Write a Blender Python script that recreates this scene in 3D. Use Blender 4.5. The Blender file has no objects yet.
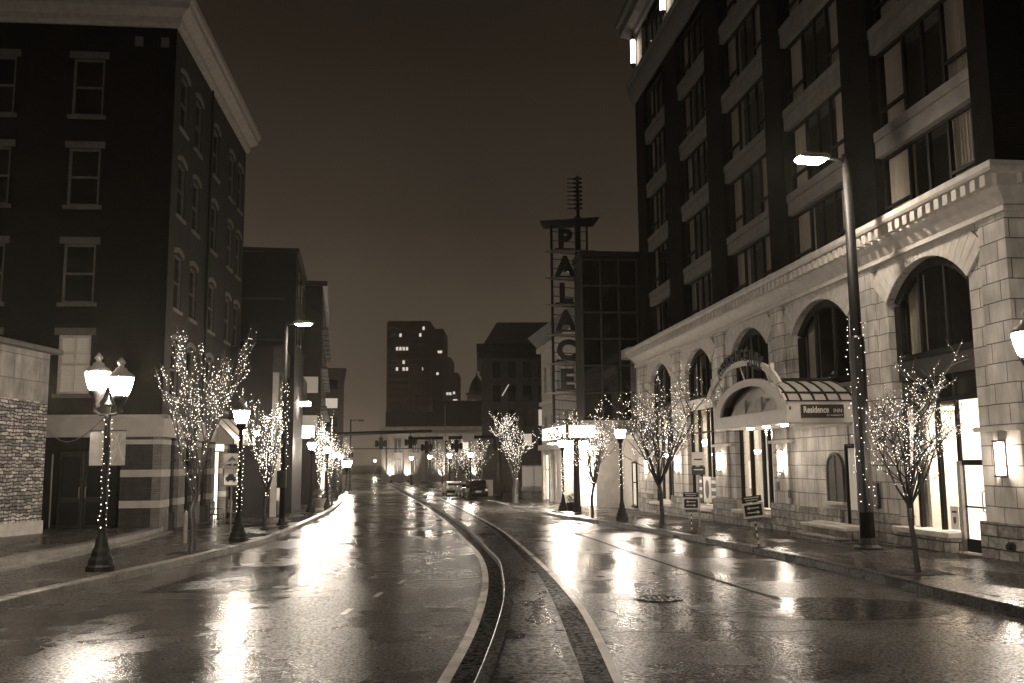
import bpy, bmesh, math, random
from math import sin, cos, pi, radians as rad, sqrt, exp
from mathutils import Vector, Matrix
random.seed(7)
S = bpy.context.scene
COL = S.collection
# ---------------------------------------------------------------- camera
cam = bpy.data.cameras.new('camera'); camo = bpy.data.objects.new('camera', cam); COL.objects.link(camo)
cam.sensor_width = 36; cam.lens = 930/1024*36; cam.clip_end = 3000; cam.clip_start = .1
camo.matrix_world = Matrix.Translation((0, 0, 2.0)) @ Matrix.Rotation(rad(90+7.44), 4, 'X') @ Matrix.Rotation(rad(-.5), 4, 'Z')
S.camera = camo
# ---------------------------------------------------------------- world: overcast night sky lit by the town
W = bpy.data.worlds.new('World'); S.world = W; W.use_nodes = True
wn = W.node_tree.nodes; wl = W.node_tree.links
bgn = wn['Background']
tc = wn.new('ShaderNodeTexCoord'); sx = wn.new('ShaderNodeSeparateXYZ'); rp = wn.new('ShaderNodeValToRGB')
wl.new(tc.outputs['Generated'], sx.inputs[0]); wl.new(sx.outputs['Z'], rp.inputs[0])
# the town centre lies ahead: its glow lights the cloud base mostly on that side
dg = wn.new('ShaderNodeMapRange'); dg.inputs['From Min'].default_value = -.5; dg.inputs['From Max'].default_value = .8; dg.inputs['To Min'].default_value = .22; dg.inputs['To Max'].default_value = 1.0
wl.new(sx.outputs['Y'], dg.inputs['Value']); mg = wn.new('ShaderNodeMixRGB'); mg.blend_type = 'MULTIPLY'; mg.inputs[0].default_value = 1
cn = wn.new('ShaderNodeTexNoise'); cn.inputs['Scale'].default_value = 2.6; cn.inputs['Detail'].default_value = 5; wl.new(tc.outputs['Generated'], cn.inputs['Vector'])
cm_ = wn.new('ShaderNodeMapRange'); cm_.inputs['From Min'].default_value = .3; cm_.inputs['From Max'].default_value = .7; cm_.inputs['To Min'].default_value = .82; cm_.inputs['To Max'].default_value = 1.18; wl.new(cn.outputs[0], cm_.inputs['Value'])
mc = wn.new('ShaderNodeMixRGB'); mc.blend_type = 'MULTIPLY'; mc.inputs[0].default_value = 1; wl.new(rp.outputs[0], mc.inputs[1]); wl.new(cm_.outputs[0], mc.inputs[2]); wl.new(mc.outputs[0], mg.inputs[1]); wl.new(dg.outputs[0], mg.inputs[2]); wl.new(mg.outputs[0], bgn.inputs[0])
e = rp.color_ramp.elements
e[0].position = 0.0; e[0].color = (.20, .158, .115, 1)
e[1].position = .62; e[1].color = (.0075, .0058, .0039, 1)
m_ = e.new(.09); m_.color = (.112, .088, .064, 1)
m_ = e.new(.26); m_.color = (.042, .0325, .023, 1)
m_ = e.new(.42); m_.color = (.018, .0138, .0094, 1)
bgn.inputs[1].default_value = 0.79
S.view_settings.view_transform = 'Standard'; S.view_settings.look = 'None'
S.view_settings.exposure = 0.35; S.view_settings.gamma = 1.0
S.render.engine = 'CYCLES'
cy = S.cycles
cy.use_denoising = True; cy.sample_clamp_indirect = 4.0; cy.sample_clamp_direct = 0
cy.max_bounces = 6; cy.diffuse_bounces = 2; cy.glossy_bounces = 3; cy.transparent_max_bounces = 12; cy.volume_bounces = 0
cy.caustics_reflective = False; cy.caustics_refractive = False
try: cy.denoiser = 'OPENIMAGEDENOISE'
except Exception: pass
GLOBE = 250.0      # radiance of the lamp globes
WARM = (1.0, .872, .72)

# ---------------------------------------------------------------- materials
MATS = {}
def nm(name):
    m = bpy.data.materials.new(name); m.use_nodes = True; MATS[name] = m
    return m, m.node_tree.nodes, m.node_tree.links, m.node_tree.nodes['Principled BSDF']
def ramp(n, a, b, ca, cb):
    r = n.new('ShaderNodeValToRGB'); r.color_ramp.elements[0].position = a; r.color_ramp.elements[1].position = b
    r.color_ramp.elements[0].color = (*ca, 1) if len(ca) == 3 else ca; r.color_ramp.elements[1].color = (*cb, 1) if len(cb) == 3 else cb
    return r
def g3(v, w=(1, .93, .85)): return (v*w[0], v*w[1], v*w[2])
def simple(name, col, rough=.6, metal=0, noise=.25, nscale=6, bump=0, spec=.5):
    m, n, l, p = nm(name)
    co = n.new('ShaderNodeTexCoord'); no = n.new('ShaderNodeTexNoise'); no.inputs['Scale'].default_value = nscale; no.inputs['Detail'].default_value = 5
    l.new(co.outputs['Object'], no.inputs['Vector'])
    r = ramp(n, .3, .7, [c*(1-noise) for c in col], [min(1, c*(1+noise)) for c in col])
    l.new(no.outputs[0], r.inputs[0]); l.new(r.outputs[0], p.inputs['Base Color'])
    p.inputs['Roughness'].default_value = rough; p.inputs['Metallic'].default_value = metal
    p.inputs['Specular IOR Level'].default_value = spec
    if bump:
        b = n.new('ShaderNodeBump'); b.inputs['Strength'].default_value = bump; b.inputs['Distance'].default_value = .02
        l.new(no.outputs[0], b.inputs['Height']); l.new(b.outputs[0], p.inputs['Normal'])
    return m
def emis(name, strength, col=WARM, sampled=True, base=.5):
    m, n, l, p = nm(name)
    p.inputs['Base Color'].default_value = (*g3(base), 1)
    p.inputs['Emission Color'].default_value = (*col, 1); p.inputs['Emission Strength'].default_value = strength
    m.cycles.emission_sampling = 'AUTO' if sampled else 'NONE'
    return m
STAIN = {'ashlar': (.62, 1.12), 'rockface': (.6, 1.15), 'brick': (.7, 1.15), 'brick_light': (.7, 1.1), 'panels': (.55, 1.1)}
def bricks(name, c1, c2, cm, bw, bh, mortar, rough=.8, bump=.5, offset=.5, noise=.35, nscale=3, msmooth=.1, squash=1, fine=.0, bdist=.02, spec=.4):
    m, n, l, p = nm(name)
    uv = n.new('ShaderNodeUVMap'); br = n.new('ShaderNodeTexBrick')
    no = n.new('ShaderNodeTexNoise'); no.inputs['Scale'].default_value = nscale; no.inputs['Detail'].default_value = 8
    l.new(uv.outputs[0], no.inputs['Vector'])
    vec = uv.outputs[0]
    if fine:
        n2 = n.new('ShaderNodeTexNoise'); n2.inputs['Scale'].default_value = 4; l.new(uv.outputs[0], n2.inputs['Vector'])
        mx = n.new('ShaderNodeMixRGB'); mx.blend_type = 'ADD'; mx.inputs[0].default_value = fine
        l.new(uv.outputs[0], mx.inputs[1]); l.new(n2.outputs['Color'], mx.inputs[2]); vec = mx.outputs[0]
    l.new(vec, br.inputs['Vector'])
    br.offset = offset; br.squash = squash
    for k, v in (('Color1', c1), ('Color2', c2), ('Mortar', cm)): br.inputs[k].default_value = (*v, 1)
    br.inputs['Scale'].default_value = 1; br.inputs['Mortar Size'].default_value = mortar; br.inputs['Mortar Smooth'].default_value = msmooth
    br.inputs['Brick Width'].default_value = bw; br.inputs['Row Height'].default_value = bh; br.inputs['Bias'].default_value = 0
    r = ramp(n, .25, .75, (1-noise,)*3, (1+noise,)*3)
    mm = n.new('ShaderNodeMixRGB'); mm.blend_type = 'MULTIPLY'; mm.inputs[0].default_value = 1
    l.new(no.outputs[0], r.inputs[0]); l.new(br.outputs['Color'], mm.inputs[1]); l.new(r.outputs[0], mm.inputs[2]); colr = mm.outputs[0]
    if name in STAIN:   # rain streaks and grime, long in the vertical
        mp = n.new('ShaderNodeMapping'); mp.inputs['Scale'].default_value = (1.6, .28, 1); l.new(uv.outputs[0], mp.inputs['Vector'])
        ns2 = n.new('ShaderNodeTexNoise'); ns2.inputs['Scale'].default_value = 1.4; ns2.inputs['Detail'].default_value = 7; ns2.inputs['Roughness'].default_value = .65; l.new(mp.outputs[0], ns2.inputs['Vector'])
        r2 = ramp(n, .32, .66, (STAIN[name][0],)*3, (STAIN[name][1],)*3); l.new(ns2.outputs[0], r2.inputs[0])
        m2 = n.new('ShaderNodeMixRGB'); m2.blend_type = 'MULTIPLY'; m2.inputs[0].default_value = 1; l.new(colr, m2.inputs[1]); l.new(r2.outputs[0], m2.inputs[2]); colr = m2.outputs[0]
    l.new(colr, p.inputs['Base Color'])
    p.inputs['Roughness'].default_value = rough; p.inputs['Specular IOR Level'].default_value = spec
    sub = n.new('ShaderNodeMath'); sub.operation = 'MULTIPLY_ADD'; sub.inputs[1].default_value = -1.0
    l.new(br.outputs['Fac'], sub.inputs[0])
    ns = n.new('ShaderNodeMath'); ns.operation = 'MULTIPLY'; ns.inputs[1].default_value = .9
    l.new(no.outputs[0], ns.inputs[0]); l.new(ns.outputs[0], sub.inputs[2])
    b = n.new('ShaderNodeBump'); b.inputs['Strength'].default_value = bump; b.inputs['Distance'].default_value = bdist
    l.new(sub.outputs[0], b.inputs['Height']); l.new(b.outputs[0], p.inputs['Normal'])
    return m
def schlick(n, l, f0):
    lw = n.new('ShaderNodeLayerWeight'); lw.inputs['Blend'].default_value = .5
    pw = n.new('ShaderNodeMath'); pw.operation = 'POWER'; pw.inputs[1].default_value = 5; l.new(lw.outputs['Facing'], pw.inputs[0])
    ma = n.new('ShaderNodeMath'); ma.operation = 'MULTIPLY_ADD'; ma.inputs[1].default_value = 1-f0; ma.inputs[2].default_value = f0; l.new(pw.outputs[0], ma.inputs[0])
    return lw, ma.outputs[0], lw.inputs['Normal']
def wet(name, dry, dark, r0, r1, grain=70, gb=.35, pud=(.35, .9), pstretch=(1, .35, 1), joints=None, undul=.15, thr=(.36, .68), gdist=.006, sgrain=14, slo=.2, shi=.8):
    """wet paving: puddled film (smooth) over grainy surface (rough)"""
    m, n, l, p = nm(name)
    co = n.new('ShaderNodeTexCoord'); mp = n.new('ShaderNodeMapping'); mp.inputs['Scale'].default_value = pstretch
    mp.inputs['Rotation'].default_value = (0, 0, rad(8))
    l.new(co.outputs['Object'], mp.inputs['Vector'])
    a = n.new('ShaderNodeTexNoise'); a.inputs['Scale'].default_value = pud[1]; a.inputs['Detail'].default_value = 3; a.inputs['Roughness'].default_value = .5
    a.inputs['Distortion'].default_value = .3
    l.new(mp.outputs[0], a.inputs['Vector'])
    msk = ramp(n, thr[0], thr[1], (0, 0, 0), (1, 1, 1)); l.new(a.outputs[0], msk.inputs[0])
    gr = n.new('ShaderNodeTexNoise'); gr.inputs['Scale'].default_value = grain; gr.inputs['Detail'].default_value = 3; gr.inputs['Roughness'].default_value = .75
    l.new(co.outputs['Object'], gr.inputs['Vector'])
    mid = n.new('ShaderNodeTexNoise'); mid.inputs['Scale'].default_value = 2.2; mid.inputs['Detail'].default_value = 6
    l.new(co.outputs['Object'], mid.inputs['Vector'])
    cr = ramp(n, .3, .75, dark, dry); l.new(gr.outputs[0], cr.inputs[0])
    c2 = n.new('ShaderNodeMixRGB'); c2.blend_type = 'MULTIPLY'; c2.inputs[0].default_value = .7
    mr = ramp(n, .3, .7, (.5,)*3, (1.25,)*3); l.new(mid.outputs[0], mr.inputs[0]); l.new(cr.outputs[0], c2.inputs[1]); l.new(mr.outputs[0], c2.inputs[2])
    colout = c2.outputs[0]
    rr = n.new('ShaderNodeMapRange'); rr.inputs['To Min'].default_value = r0; rr.inputs['To Max'].default_value = r1
    l.new(msk.outputs[0], rr.inputs['Value']); 
    ra = n.new('ShaderNodeMath'); ra.operation = 'MULTIPLY_ADD'; ra.inputs[1].default_value = .12; l.new(mid.outputs[0], ra.inputs[0]); l.new(rr.outputs[0], ra.inputs[2])
    # height: grain only where there is no film, slow undulation everywhere
    gm = n.new('ShaderNodeMath'); gm.operation = 'MULTIPLY'; l.new(gr.outputs[0], gm.inputs[0])
    gs = n.new('ShaderNodeMapRange'); gs.inputs['To Min'].default_value = .12; gs.inputs['To Max'].default_value = 1
    l.new(msk.outputs[0], gs.inputs['Value']); l.new(gs.outputs[0], gm.inputs[1])
    b = n.new('ShaderNodeBump'); b.inputs['Strength'].default_value = gb; b.inputs['Distance'].default_value = gdist
    l.new(gm.outputs[0], b.inputs['Height'])
    un = n.new('ShaderNodeTexNoise'); un.inputs['Scale'].default_value = .9; un.inputs['Detail'].default_value = 4; un.inputs['Roughness'].default_value = .55
    l.new(co.outputs['Object'], un.inputs['Vector'])
    b2 = n.new('ShaderNodeBump'); b2.inputs['Strength'].default_value = undul; b2.inputs['Distance'].default_value = .08
    l.new(un.outputs[0], b2.inputs['Height']); l.new(b.outputs[0], b2.inputs['Normal'])
    last = b2.outputs[0]
    if joints:
        uv = n.new('ShaderNodeUVMap'); br = n.new('ShaderNodeTexBrick'); br.offset = joints[3]
        br.inputs['Scale'].default_value = 1; br.inputs['Brick Width'].default_value = joints[0]; br.inputs['Row Height'].default_value = joints[1]
        br.inputs['Mortar Size'].default_value = joints[2]; br.inputs['Mortar Smooth'].default_value = .3
        br.inputs['Color1'].default_value = (1, 1, 1, 1); br.inputs['Color2'].default_value = (.72, .72, .72, 1); br.inputs['Mortar'].default_value = (.3, .3, .3, 1)
        l.new(uv.outputs[0], br.inputs['Vector'])
        c3 = n.new('ShaderNodeMixRGB'); c3.blend_type = 'MULTIPLY'; c3.inputs[0].default_value = 1
        l.new(colout, c3.inputs[1]); l.new(br.outputs['Color'], c3.inputs[2]); colout = c3.outputs[0]
        inv = n.new('ShaderNodeMath'); inv.operation = 'SUBTRACT'; inv.inputs[0].default_value = 1; l.new(br.outputs['Fac'], inv.inputs[1])
        b3 = n.new('ShaderNodeBump'); b3.inputs['Strength'].default_value = .6; b3.inputs['Distance'].default_value = .01
        l.new(inv.outputs[0], b3.inputs['Height']); l.new(last, b3.inputs['Normal']); last = b3.outputs[0]
    l.new(colout, p.inputs['Base Color'])
    sg = n.new('ShaderNodeTexNoise'); sg.inputs['Scale'].default_value = sgrain; sg.inputs['Detail'].default_value = 3; sg.inputs['Roughness'].default_value = .8
    l.new(co.outputs['Object'], sg.inputs['Vector']); sr_ = ramp(n, .40, .60, (slo,)*3, (shi,)*3); l.new(sg.outputs[0], sr_.inputs[0])
    out = n['Material Output']; n.remove(p); df = n.new('ShaderNodeBsdfDiffuse'); gl = n.new('ShaderNodeBsdfGlossy'); gl.distribution = 'BECKMANN'; fr, fo_, fn_ = schlick(n, l, .03)
    mu = n.new('ShaderNodeMath'); mu.operation = 'MULTIPLY'; mx = n.new('ShaderNodeMixShader')
    l.new(colout, df.inputs['Color']); l.new(ra.outputs[0], gl.inputs['Roughness']); l.new(last, gl.inputs['Normal']); l.new(last, fn_)
    l.new(fo_, mu.inputs[0]); l.new(sr_.outputs[0], mu.inputs[1]); l.new(mu.outputs[0], mx.inputs[0]); l.new(df.outputs[0], mx.inputs[1]); l.new(gl.outputs[0], mx.inputs[2]); l.new(mx.outputs[0], out.inputs[0])
    return m
wet('asphalt', g3(.13), g3(.03), .13, .29, grain=24, gb=.65, pud=(0, .42), pstretch=(1, .55, 1), undul=.085, thr=(.28, .68), gdist=.007, sgrain=26, slo=.12, shi=.95)
wet('patch', g3(.032), g3(.008), .11, .25, grain=34, gb=.8, pud=(0, .6), undul=.15, gdist=.010, thr=(.34, .72))
wet('paving', g3(.13), g3(.045), .09, .34, grain=40, gb=.5, pud=(0, .8), joints=(1.5, 1.5, .012, 0), undul=.14)
wet('pavers', g3(.10), g3(.035), .09, .32, grain=40, gb=.5, pud=(0, .8), joints=(.4, .2, .012, .5), undul=.14)
wet('deck', g3(.05), g3(.016), .16, .40, grain=34, gb=1, pud=(0, 1.1), undul=.2, gdist=.012)
wet('kerb', g3(.30), g3(.12), .25, .5, grain=30, gb=.8, pud=(0, 2.5), undul=.1)
wet('kerb_dark', g3(.06), g3(.02), .2, .4, grain=30, gb=.8, pud=(0, 2.5), undul=.1)
wet('paint', g3(.85), g3(.6), .14, .34, grain=38, gb=.7, pud=(0, 2.), undul=.1, thr=(.3, .6))
wet('earth', g3(.03), g3(.01), .4, .8, grain=20, gb=.8, pud=(0, .5), slo=0, shi=.15)
bricks('ashlar', g3(.58), g3(.44), g3(.13), .95, .46, .014, rough=.75, bump=.7, noise=.30, nscale=1.3)
bricks('rockface', g3(.34), g3(.18), g3(.07), .72, .27, .02, rough=.75, bump=1, noise=.5, nscale=5, msmooth=.8, fine=.04, bdist=.09)
bricks('brick', g3(.034), g3(.016), g3(.055), .22, .075, .011, rough=.8, bump=.5, noise=.25, nscale=2)
bricks('brick_light', g3(.17), g3(.11), g3(.22), .22, .075, .011, rough=.8, bump=.5, noise=.25, nscale=2)
bricks('brick_black', g3(.008), g3(.004), g3(.011), .22, .075, .011, rough=.95, bump=.4, noise=.3, nscale=2, spec=.05)
bricks('stacked', g3(.66), g3(.13), g3(.008), .42, .115, .022, rough=.7, bump=1, noise=.75, nscale=6, msmooth=.7, fine=.16, bdist=.09, offset=.37)
bricks('panels', g3(.42), g3(.30), g3(.08), 1.5, .82, .01, rough=.7, bump=.3, noise=.3, nscale=2, offset=.4)
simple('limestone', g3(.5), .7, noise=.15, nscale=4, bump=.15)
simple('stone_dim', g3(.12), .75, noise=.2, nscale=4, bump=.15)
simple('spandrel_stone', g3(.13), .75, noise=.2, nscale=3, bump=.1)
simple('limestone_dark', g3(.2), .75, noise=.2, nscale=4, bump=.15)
simple('stucco', g3(.33), .85, noise=.12, nscale=8, bump=.2)
simple('cream', g3(.42), .8, noise=.15, nscale=2, bump=.1)
simple('dark_wall', g3(.009), .8, noise=.4, nscale=2)
simple('mid_wall', g3(.04), .8, noise=.35, nscale=2)
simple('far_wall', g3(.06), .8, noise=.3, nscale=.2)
simple('black_metal', g3(.008), .55, metal=0, spec=.25, noise=.3, nscale=20)
simple('bronze', g3(.03), .4, metal=.4, noise=.3, nscale=10)
simple('frame_dark', g3(.009), .75, noise=.2, spec=.2)
simple('frame_light', g3(.5), .5, noise=.1)
simple('lamp_cap', g3(.35), .4, noise=.1)
simple('galvanised', g3(.30), .45, metal=.7, noise=.15, nscale=12)
simple('white_paint', g3(.62), .45, noise=.06)
simple('sign_black', g3(.012), .35, noise=.1)
simple('sign_white', g3(.7), .5, noise=.04)
simple('banner', g3(.42), .8, noise=.2, nscale=5)
simple('bark', g3(.022), .55, noise=.6, nscale=14, bump=.8)
simple('twig', g3(.09), .5, noise=.5, nscale=14)
simple('canvas', g3(.035), .9, noise=.3, nscale=5)
simple('wood', g3(.14), .5, noise=.3, nscale=8)
simple('rubber', g3(.012), .8)
simple('car_light', g3(.45), .25, metal=.2, noise=.04)
simple('car_mid', g3(.16), .25, metal=.3, noise=.04)
simple('car_dark', g3(.012), .2, metal=.3, noise=.04)
simple('skin', g3(.35, (1, .75, .58)), .6)
simple('cloth_dark', g3(.015), .9)
simple('cloth_pale', g3(.35), .9)
simple('roof_dark', g3(.012), .7)
simple('interior', g3(.6), .8, noise=.06)
simple('leaf', g3(.05), .6)
def curtain_mat(name, v, e_=0):
    m, n, l, p = nm(name)
    p.inputs['Base Color'].default_value = (*g3(v), 1); p.inputs['Roughness'].default_value = .9
    if e_: p.inputs['Emission Color'].default_value = (*WARM, 1); p.inputs['Emission Strength'].default_value = e_; m.cycles.emission_sampling = 'NONE'  # cloth and pane glow on their own, standing for room light behind
curtain_mat('curtain', .42); curtain_mat('curtain_lit', .6, .45); curtain_mat('curtain_glow', .6, .075)
curtain_mat('frosted_lit', .6, 1.1); curtain_mat('blind', .6, .13)
def glass(name, refl=.9, rough=.02, tint=(.8, .78, .74), ior=1.5):
    m, n, l, p = nm(name); n.remove(p)
    out = n['Material Output']; mx = n.new('ShaderNodeMixShader'); t = n.new('ShaderNodeBsdfTransparent'); gl = n.new('ShaderNodeBsdfGlossy'); _, fo_, _ = schlick(n, l, ((ior-1)/(ior+1))**2*2)
    t.inputs[0].default_value = (*tint, 1); gl.inputs['Roughness'].default_value = rough; gl.inputs[0].default_value = (refl,)*3+(1,)
    l.new(fo_, mx.inputs[0]); l.new(t.outputs[0], mx.inputs[1]); l.new(gl.outputs[0], mx.inputs[2]); l.new(mx.outputs[0], out.inputs[0])
glass('glass'); glass('canopy_glass', .8, .25, (.55, .52, .47), 1.7)
simple('glass_dark', g3(.006), .06, noise=.0, spec=.7)
simple('glass_far', g3(.012), .15, noise=.5, nscale=.6, spec=.6)
emis('globe', GLOBE); emis('lens', 310.0); emis('sconce', 110.0); emis('lantern', 9.0); emis('neon', 8.0)
emis('marquee_lit', 7.0); emis('soffit_light', 90.0); emis('ceiling_light', 42.0); emis('shop_lit', 2.2); emis('far_window', .8, sampled=False)
emis('far_window_dim', .35, sampled=False); emis('bulb', 4.5, sampled=False); emis('tail', .25, WARM, False); emis('screen', 2.0, sampled=False)
emis('floodlight', 60.0)

# ---------------------------------------------------------------- mesh builder
class MB:
    def __init__(s): s.v = []; s.f = []; s.m = []
    def add(s, vs, fs, mi=0):
        o = len(s.v); s.v += [tuple(v) for v in vs]; s.f += [tuple(i+o for i in f) for f in fs]; s.m += [mi]*len(fs)
        return s
    def box(s, x0, x1, y0, y1, z0, z1, mi=0):
        if x0 > x1: x0, x1 = x1, x0
        if y0 > y1: y0, y1 = y1, y0
        if z0 > z1: z0, z1 = z1, z0
        return s.add([(x0,y0,z0),(x1,y0,z0),(x1,y1,z0),(x0,y1,z0),(x0,y0,z1),(x1,y0,z1),(x1,y1,z1),(x0,y1,z1)],
              [(0,3,2,1),(4,5,6,7),(0,1,5,4),(1,2,6,5),(2,3,7,6),(3,0,4,7)], mi)
    def quad(s, a, b, c, d, mi=0): return s.add([a,b,c,d], [(0,1,2,3)], mi)
    def tube(s, pts, r, n=8, mi=0, caps=True):
        pts = [Vector(p) for p in pts]; rs = r if isinstance(r, (list, tuple)) else [r]*len(pts)
        vs = []; prev = None
        for i, p in enumerate(pts):
            d = (pts[min(i+1, len(pts)-1)]-pts[max(i-1, 0)]).normalized()
            if prev is None: a = d.orthogonal().normalized()
            else:
                a = prev-d*prev.dot(d)
                a = a.normalized() if a.length > 1e-6 else d.orthogonal().normalized()
            prev = a; b = d.cross(a)
            for k in range(n):
                t = 2*pi*k/n; vs.append(p+(a*cos(t)+b*sin(t))*rs[i])
        fs = [(i*n+k, i*n+(k+1)%n, (i+1)*n+(k+1)%n, (i+1)*n+k) for i in range(len(pts)-1) for k in range(n)]
        if caps: fs += [tuple(reversed(range(n))), tuple((len(pts)-1)*n+k for k in range(n))]
        return s.add(vs, fs, mi)
    def lathe(s, prof, n=16, c=(0,0,0), mi=0):
        vs = []
        for r, z in prof:
            for k in range(n):
                t = 2*pi*k/n; vs.append((c[0]+r*cos(t), c[1]+r*sin(t), c[2]+z))
        m = len(prof)
        fs = [(i*n+k, i*n+(k+1)%n, (i+1)*n+(k+1)%n, (i+1)*n+k) for i in range(m-1) for k in range(n)]
        fs += [tuple(reversed(range(n))), tuple((m-1)*n+k for k in range(n))]
        return s.add(vs, fs, mi)
    def prism(s, poly, axis, a, b, mi=0):
        """poly: 2-D points; axis 'y': poly in xz, extruded a..b in y; 'x': poly in yz; 'z': poly in xy"""
        def P(p, t): return (p[0], t, p[1]) if axis == 'y' else ((t, p[0], p[1]) if axis == 'x' else (p[0], p[1], t))
        n = len(poly); vs = [P(p, a) for p in poly]+[P(p, b) for p in poly]
        fs = [tuple(reversed(range(n))), tuple(range(n, 2*n))]+[(k, (k+1)%n, n+(k+1)%n, n+k) for k in range(n)]
        return s.add(vs, fs, mi)
    def build(s, name, mats, parent=None, smooth=False, bevel=0, fix=True, up=False):
        me = bpy.data.meshes.new(name); me.from_pydata(s.v, [], s.f)
        if isinstance(mats, str): mats = [mats]
        for m in mats: me.materials.append(MATS[m])
        for p, mi in zip(me.polygons, s.m): p.material_index = mi; p.use_smooth = smooth
        if up:   # sheets lying on the ground: every face looks up
            me.update(); bm = bmesh.new(); bm.from_mesh(me); bm.normal_update()
            bmesh.ops.reverse_faces(bm, faces=[f for f in bm.faces if f.normal.z < 0]); bm.to_mesh(me); bm.free()
        elif fix:
            bm = bmesh.new(); bm.from_mesh(me); bmesh.ops.recalc_face_normals(bm, faces=bm.faces); bm.to_mesh(me); bm.free()
        uv = me.uv_layers.new(name='UVMap'); me.update()
        for p in me.polygons:
            nx, ny, nz = [abs(c) for c in p.normal]
            for li in p.loop_indices:
                c = me.vertices[me.loops[li].vertex_index].co
                uv.data[li].uv = (c.x, c.y) if nz > .7 else ((c.y, c.z) if nx > ny else (c.x, c.z))
        o = bpy.data.objects.new(name, me); COL.objects.link(o)
        if parent: o.parent = parent
        if bevel:
            b = o.modifiers.new('bevel', 'BEVEL'); b.width = bevel; b.segments = 2; b.limit_method = 'ANGLE'
        return o
def tag(o, label=None, cat=None, group=None, kind=None):
    if label: o['label'] = label
    if cat: o['category'] = cat
    if group: o['group'] = group
    if kind: o['kind'] = kind
    return o
def thing(name, label, cat, loc=(0,0,0), rz=0, group=None, kind=None):
    o = bpy.data.objects.new(name, None); COL.objects.link(o); o.location = loc; o.rotation_euler = (0, 0, rz); o.empty_display_size = .3
    return tag(o, label, cat, group, kind)
def copy_tree(o, parent=None):
    c = o.copy(); COL.objects.link(c); c.parent = parent
    for ch in list(o.children): copy_tree(ch, c)
    return c
def text_mesh(txt, size, depth=.01, font=None, align='CENTER', space=1.0, bold=0):
    cu = bpy.data.curves.new('t', 'FONT'); cu.body = txt; cu.size = size; cu.extrude = depth; cu.align_x = align; cu.space_character = space; cu.resolution_u = 3; cu.offset = bold
    o = bpy.data.objects.new('t', cu); COL.objects.link(o)
    me = bpy.data.meshes.new_from_object(o.evaluated_get(bpy.context.evaluated_depsgraph_get()))
    bpy.data.objects.remove(o); bpy.data.curves.remove(cu)
    return me
def lettering(txt, size, mat, parent, loc, rz=0, depth=.01, bend=None, space=1.0, bold=0, name='lettering', align='CENTER', rot=None, sx_=1, off=None):
    """upright text facing local -y of rotation rz; bend=R lays the base line on an arch of radius R"""
    bpy.context.view_layer.update()
    me = text_mesh(txt, size, depth, align=align, space=space, bold=bold)
    for v in me.vertices:
        x, y, z = v.co; x *= sx_
        if bend:
            t = x/bend; r = bend+y; v.co = (r*sin(t), -z, r*cos(t)-bend)
        else: v.co = (x, -z, y)
    me.materials.clear(); me.materials.append(MATS[mat]); me.name = name
    o = bpy.data.objects.new(name, me); COL.objects.link(o); o.parent = parent; o.location = loc; o.rotation_euler = rot or (0, 0, rz)
    return o

# ---------------------------------------------------------------- street layout
def g(y):
    if y < 40: return -.018*y
    if y < 100: t = (y-40)/60; return -.72-1.08*(t-t*t/2)
    return -1.26
def spline(pts):
    xs = [p[0] for p in pts]; ys = [p[1] for p in pts]; n = len(pts)
    d = [(ys[i+1]-ys[i])/(xs[i+1]-xs[i]) for i in range(n-1)]
    m = [d[0]]+[(d[i-1]*(xs[i+1]-xs[i])+d[i]*(xs[i]-xs[i-1]))/(xs[i+1]-xs[i-1]) for i in range(1, n-1)]+[d[-1]]
    def f(x):
        if x <= xs[0]: return ys[0]+m[0]*(x-xs[0])
        if x >= xs[-1]: return ys[-1]+m[-1]*(x-xs[-1])
        i = max(k for k in range(n-1) if xs[k] <= x); h = xs[i+1]-xs[i]; t = (x-xs[i])/h
        return ys[i]*(2*t**3-3*t*t+1)+m[i]*h*(t**3-2*t*t+t)+ys[i+1]*(-2*t**3+3*t*t)+m[i+1]*h*(t**3-t*t)
    return f
KL = spline([(-20,-8.3),(5,-8.3),(15.3,-8.25),(21,-8.15),(30.6,-8.15),(42,-9.4),(60,-11.6),(84,-15.1),(100,-17.6),(150,-27),(220,-42),(300,-60)])
KR = spline([(-20,7.2),(5,7.2),(13.4,7.15),(17,6.98),(21,6.8),(24.8,6.5),(32,5.64),(37,4.9),(44.5,3.55),(49.5,2.5),(60.6,.8),(78,-1.6),(87,-3.3),(100,-6.2),(150,-18),(220,-32),(300,-47)])
ML = spline([(-20,-3.2),(0,-1.2),(8.9,-.42),(12.3,-.27),(16.2,-.2),(19.3,-.26),(22.3,-.36),(25.7,-.68),(35,-1.62),(54.6,-3.96),(84.6,-8.4),(118.7,-14.3),(147,-19.2),(220,-36),(300,-53)])
WL = spline([(-20,-3.6),(0,-1.55),(9.65,-.78),(12.9,-.64),(16,-.6),(20.3,-.68),(25.7,-1.02),(32,-1.72),(43,-2.95),(62.7,-5.6),(84,-8.8),(118,-14.7),(147,-19.6),(220,-36.5),(300,-53.5)])
MR = spline([(-20,-1.6),(0,.2),(8.9,.52),(13.7,.5),(18.3,.42),(25.6,-.02),(38.4,-1.0),(57,-3.15),(89.6,-7.7),(128,-14.9),(147,-18.4),(220,-35.2),(300,-52.2)])
WR = spline([(-20,-.7),(0,.85),(9.6,.98),(11.4,1.0),(14.8,1.0),(18.3,.86),(25.6,.41),(38.4,-.58),(57.2,-2.68),(89.6,-7.1),(128,-14.2),(147,-17.8),(220,-34.7),(300,-51.7)])
def ysteps(y0, y1):
    ys = [y0]; 
    while ys[-1] < y1-1e-6: ys.append(min(y1, ys[-1]+(.6 if ys[-1] < 60 else (2 if ys[-1] < 120 else 8))))
    return ys
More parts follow.
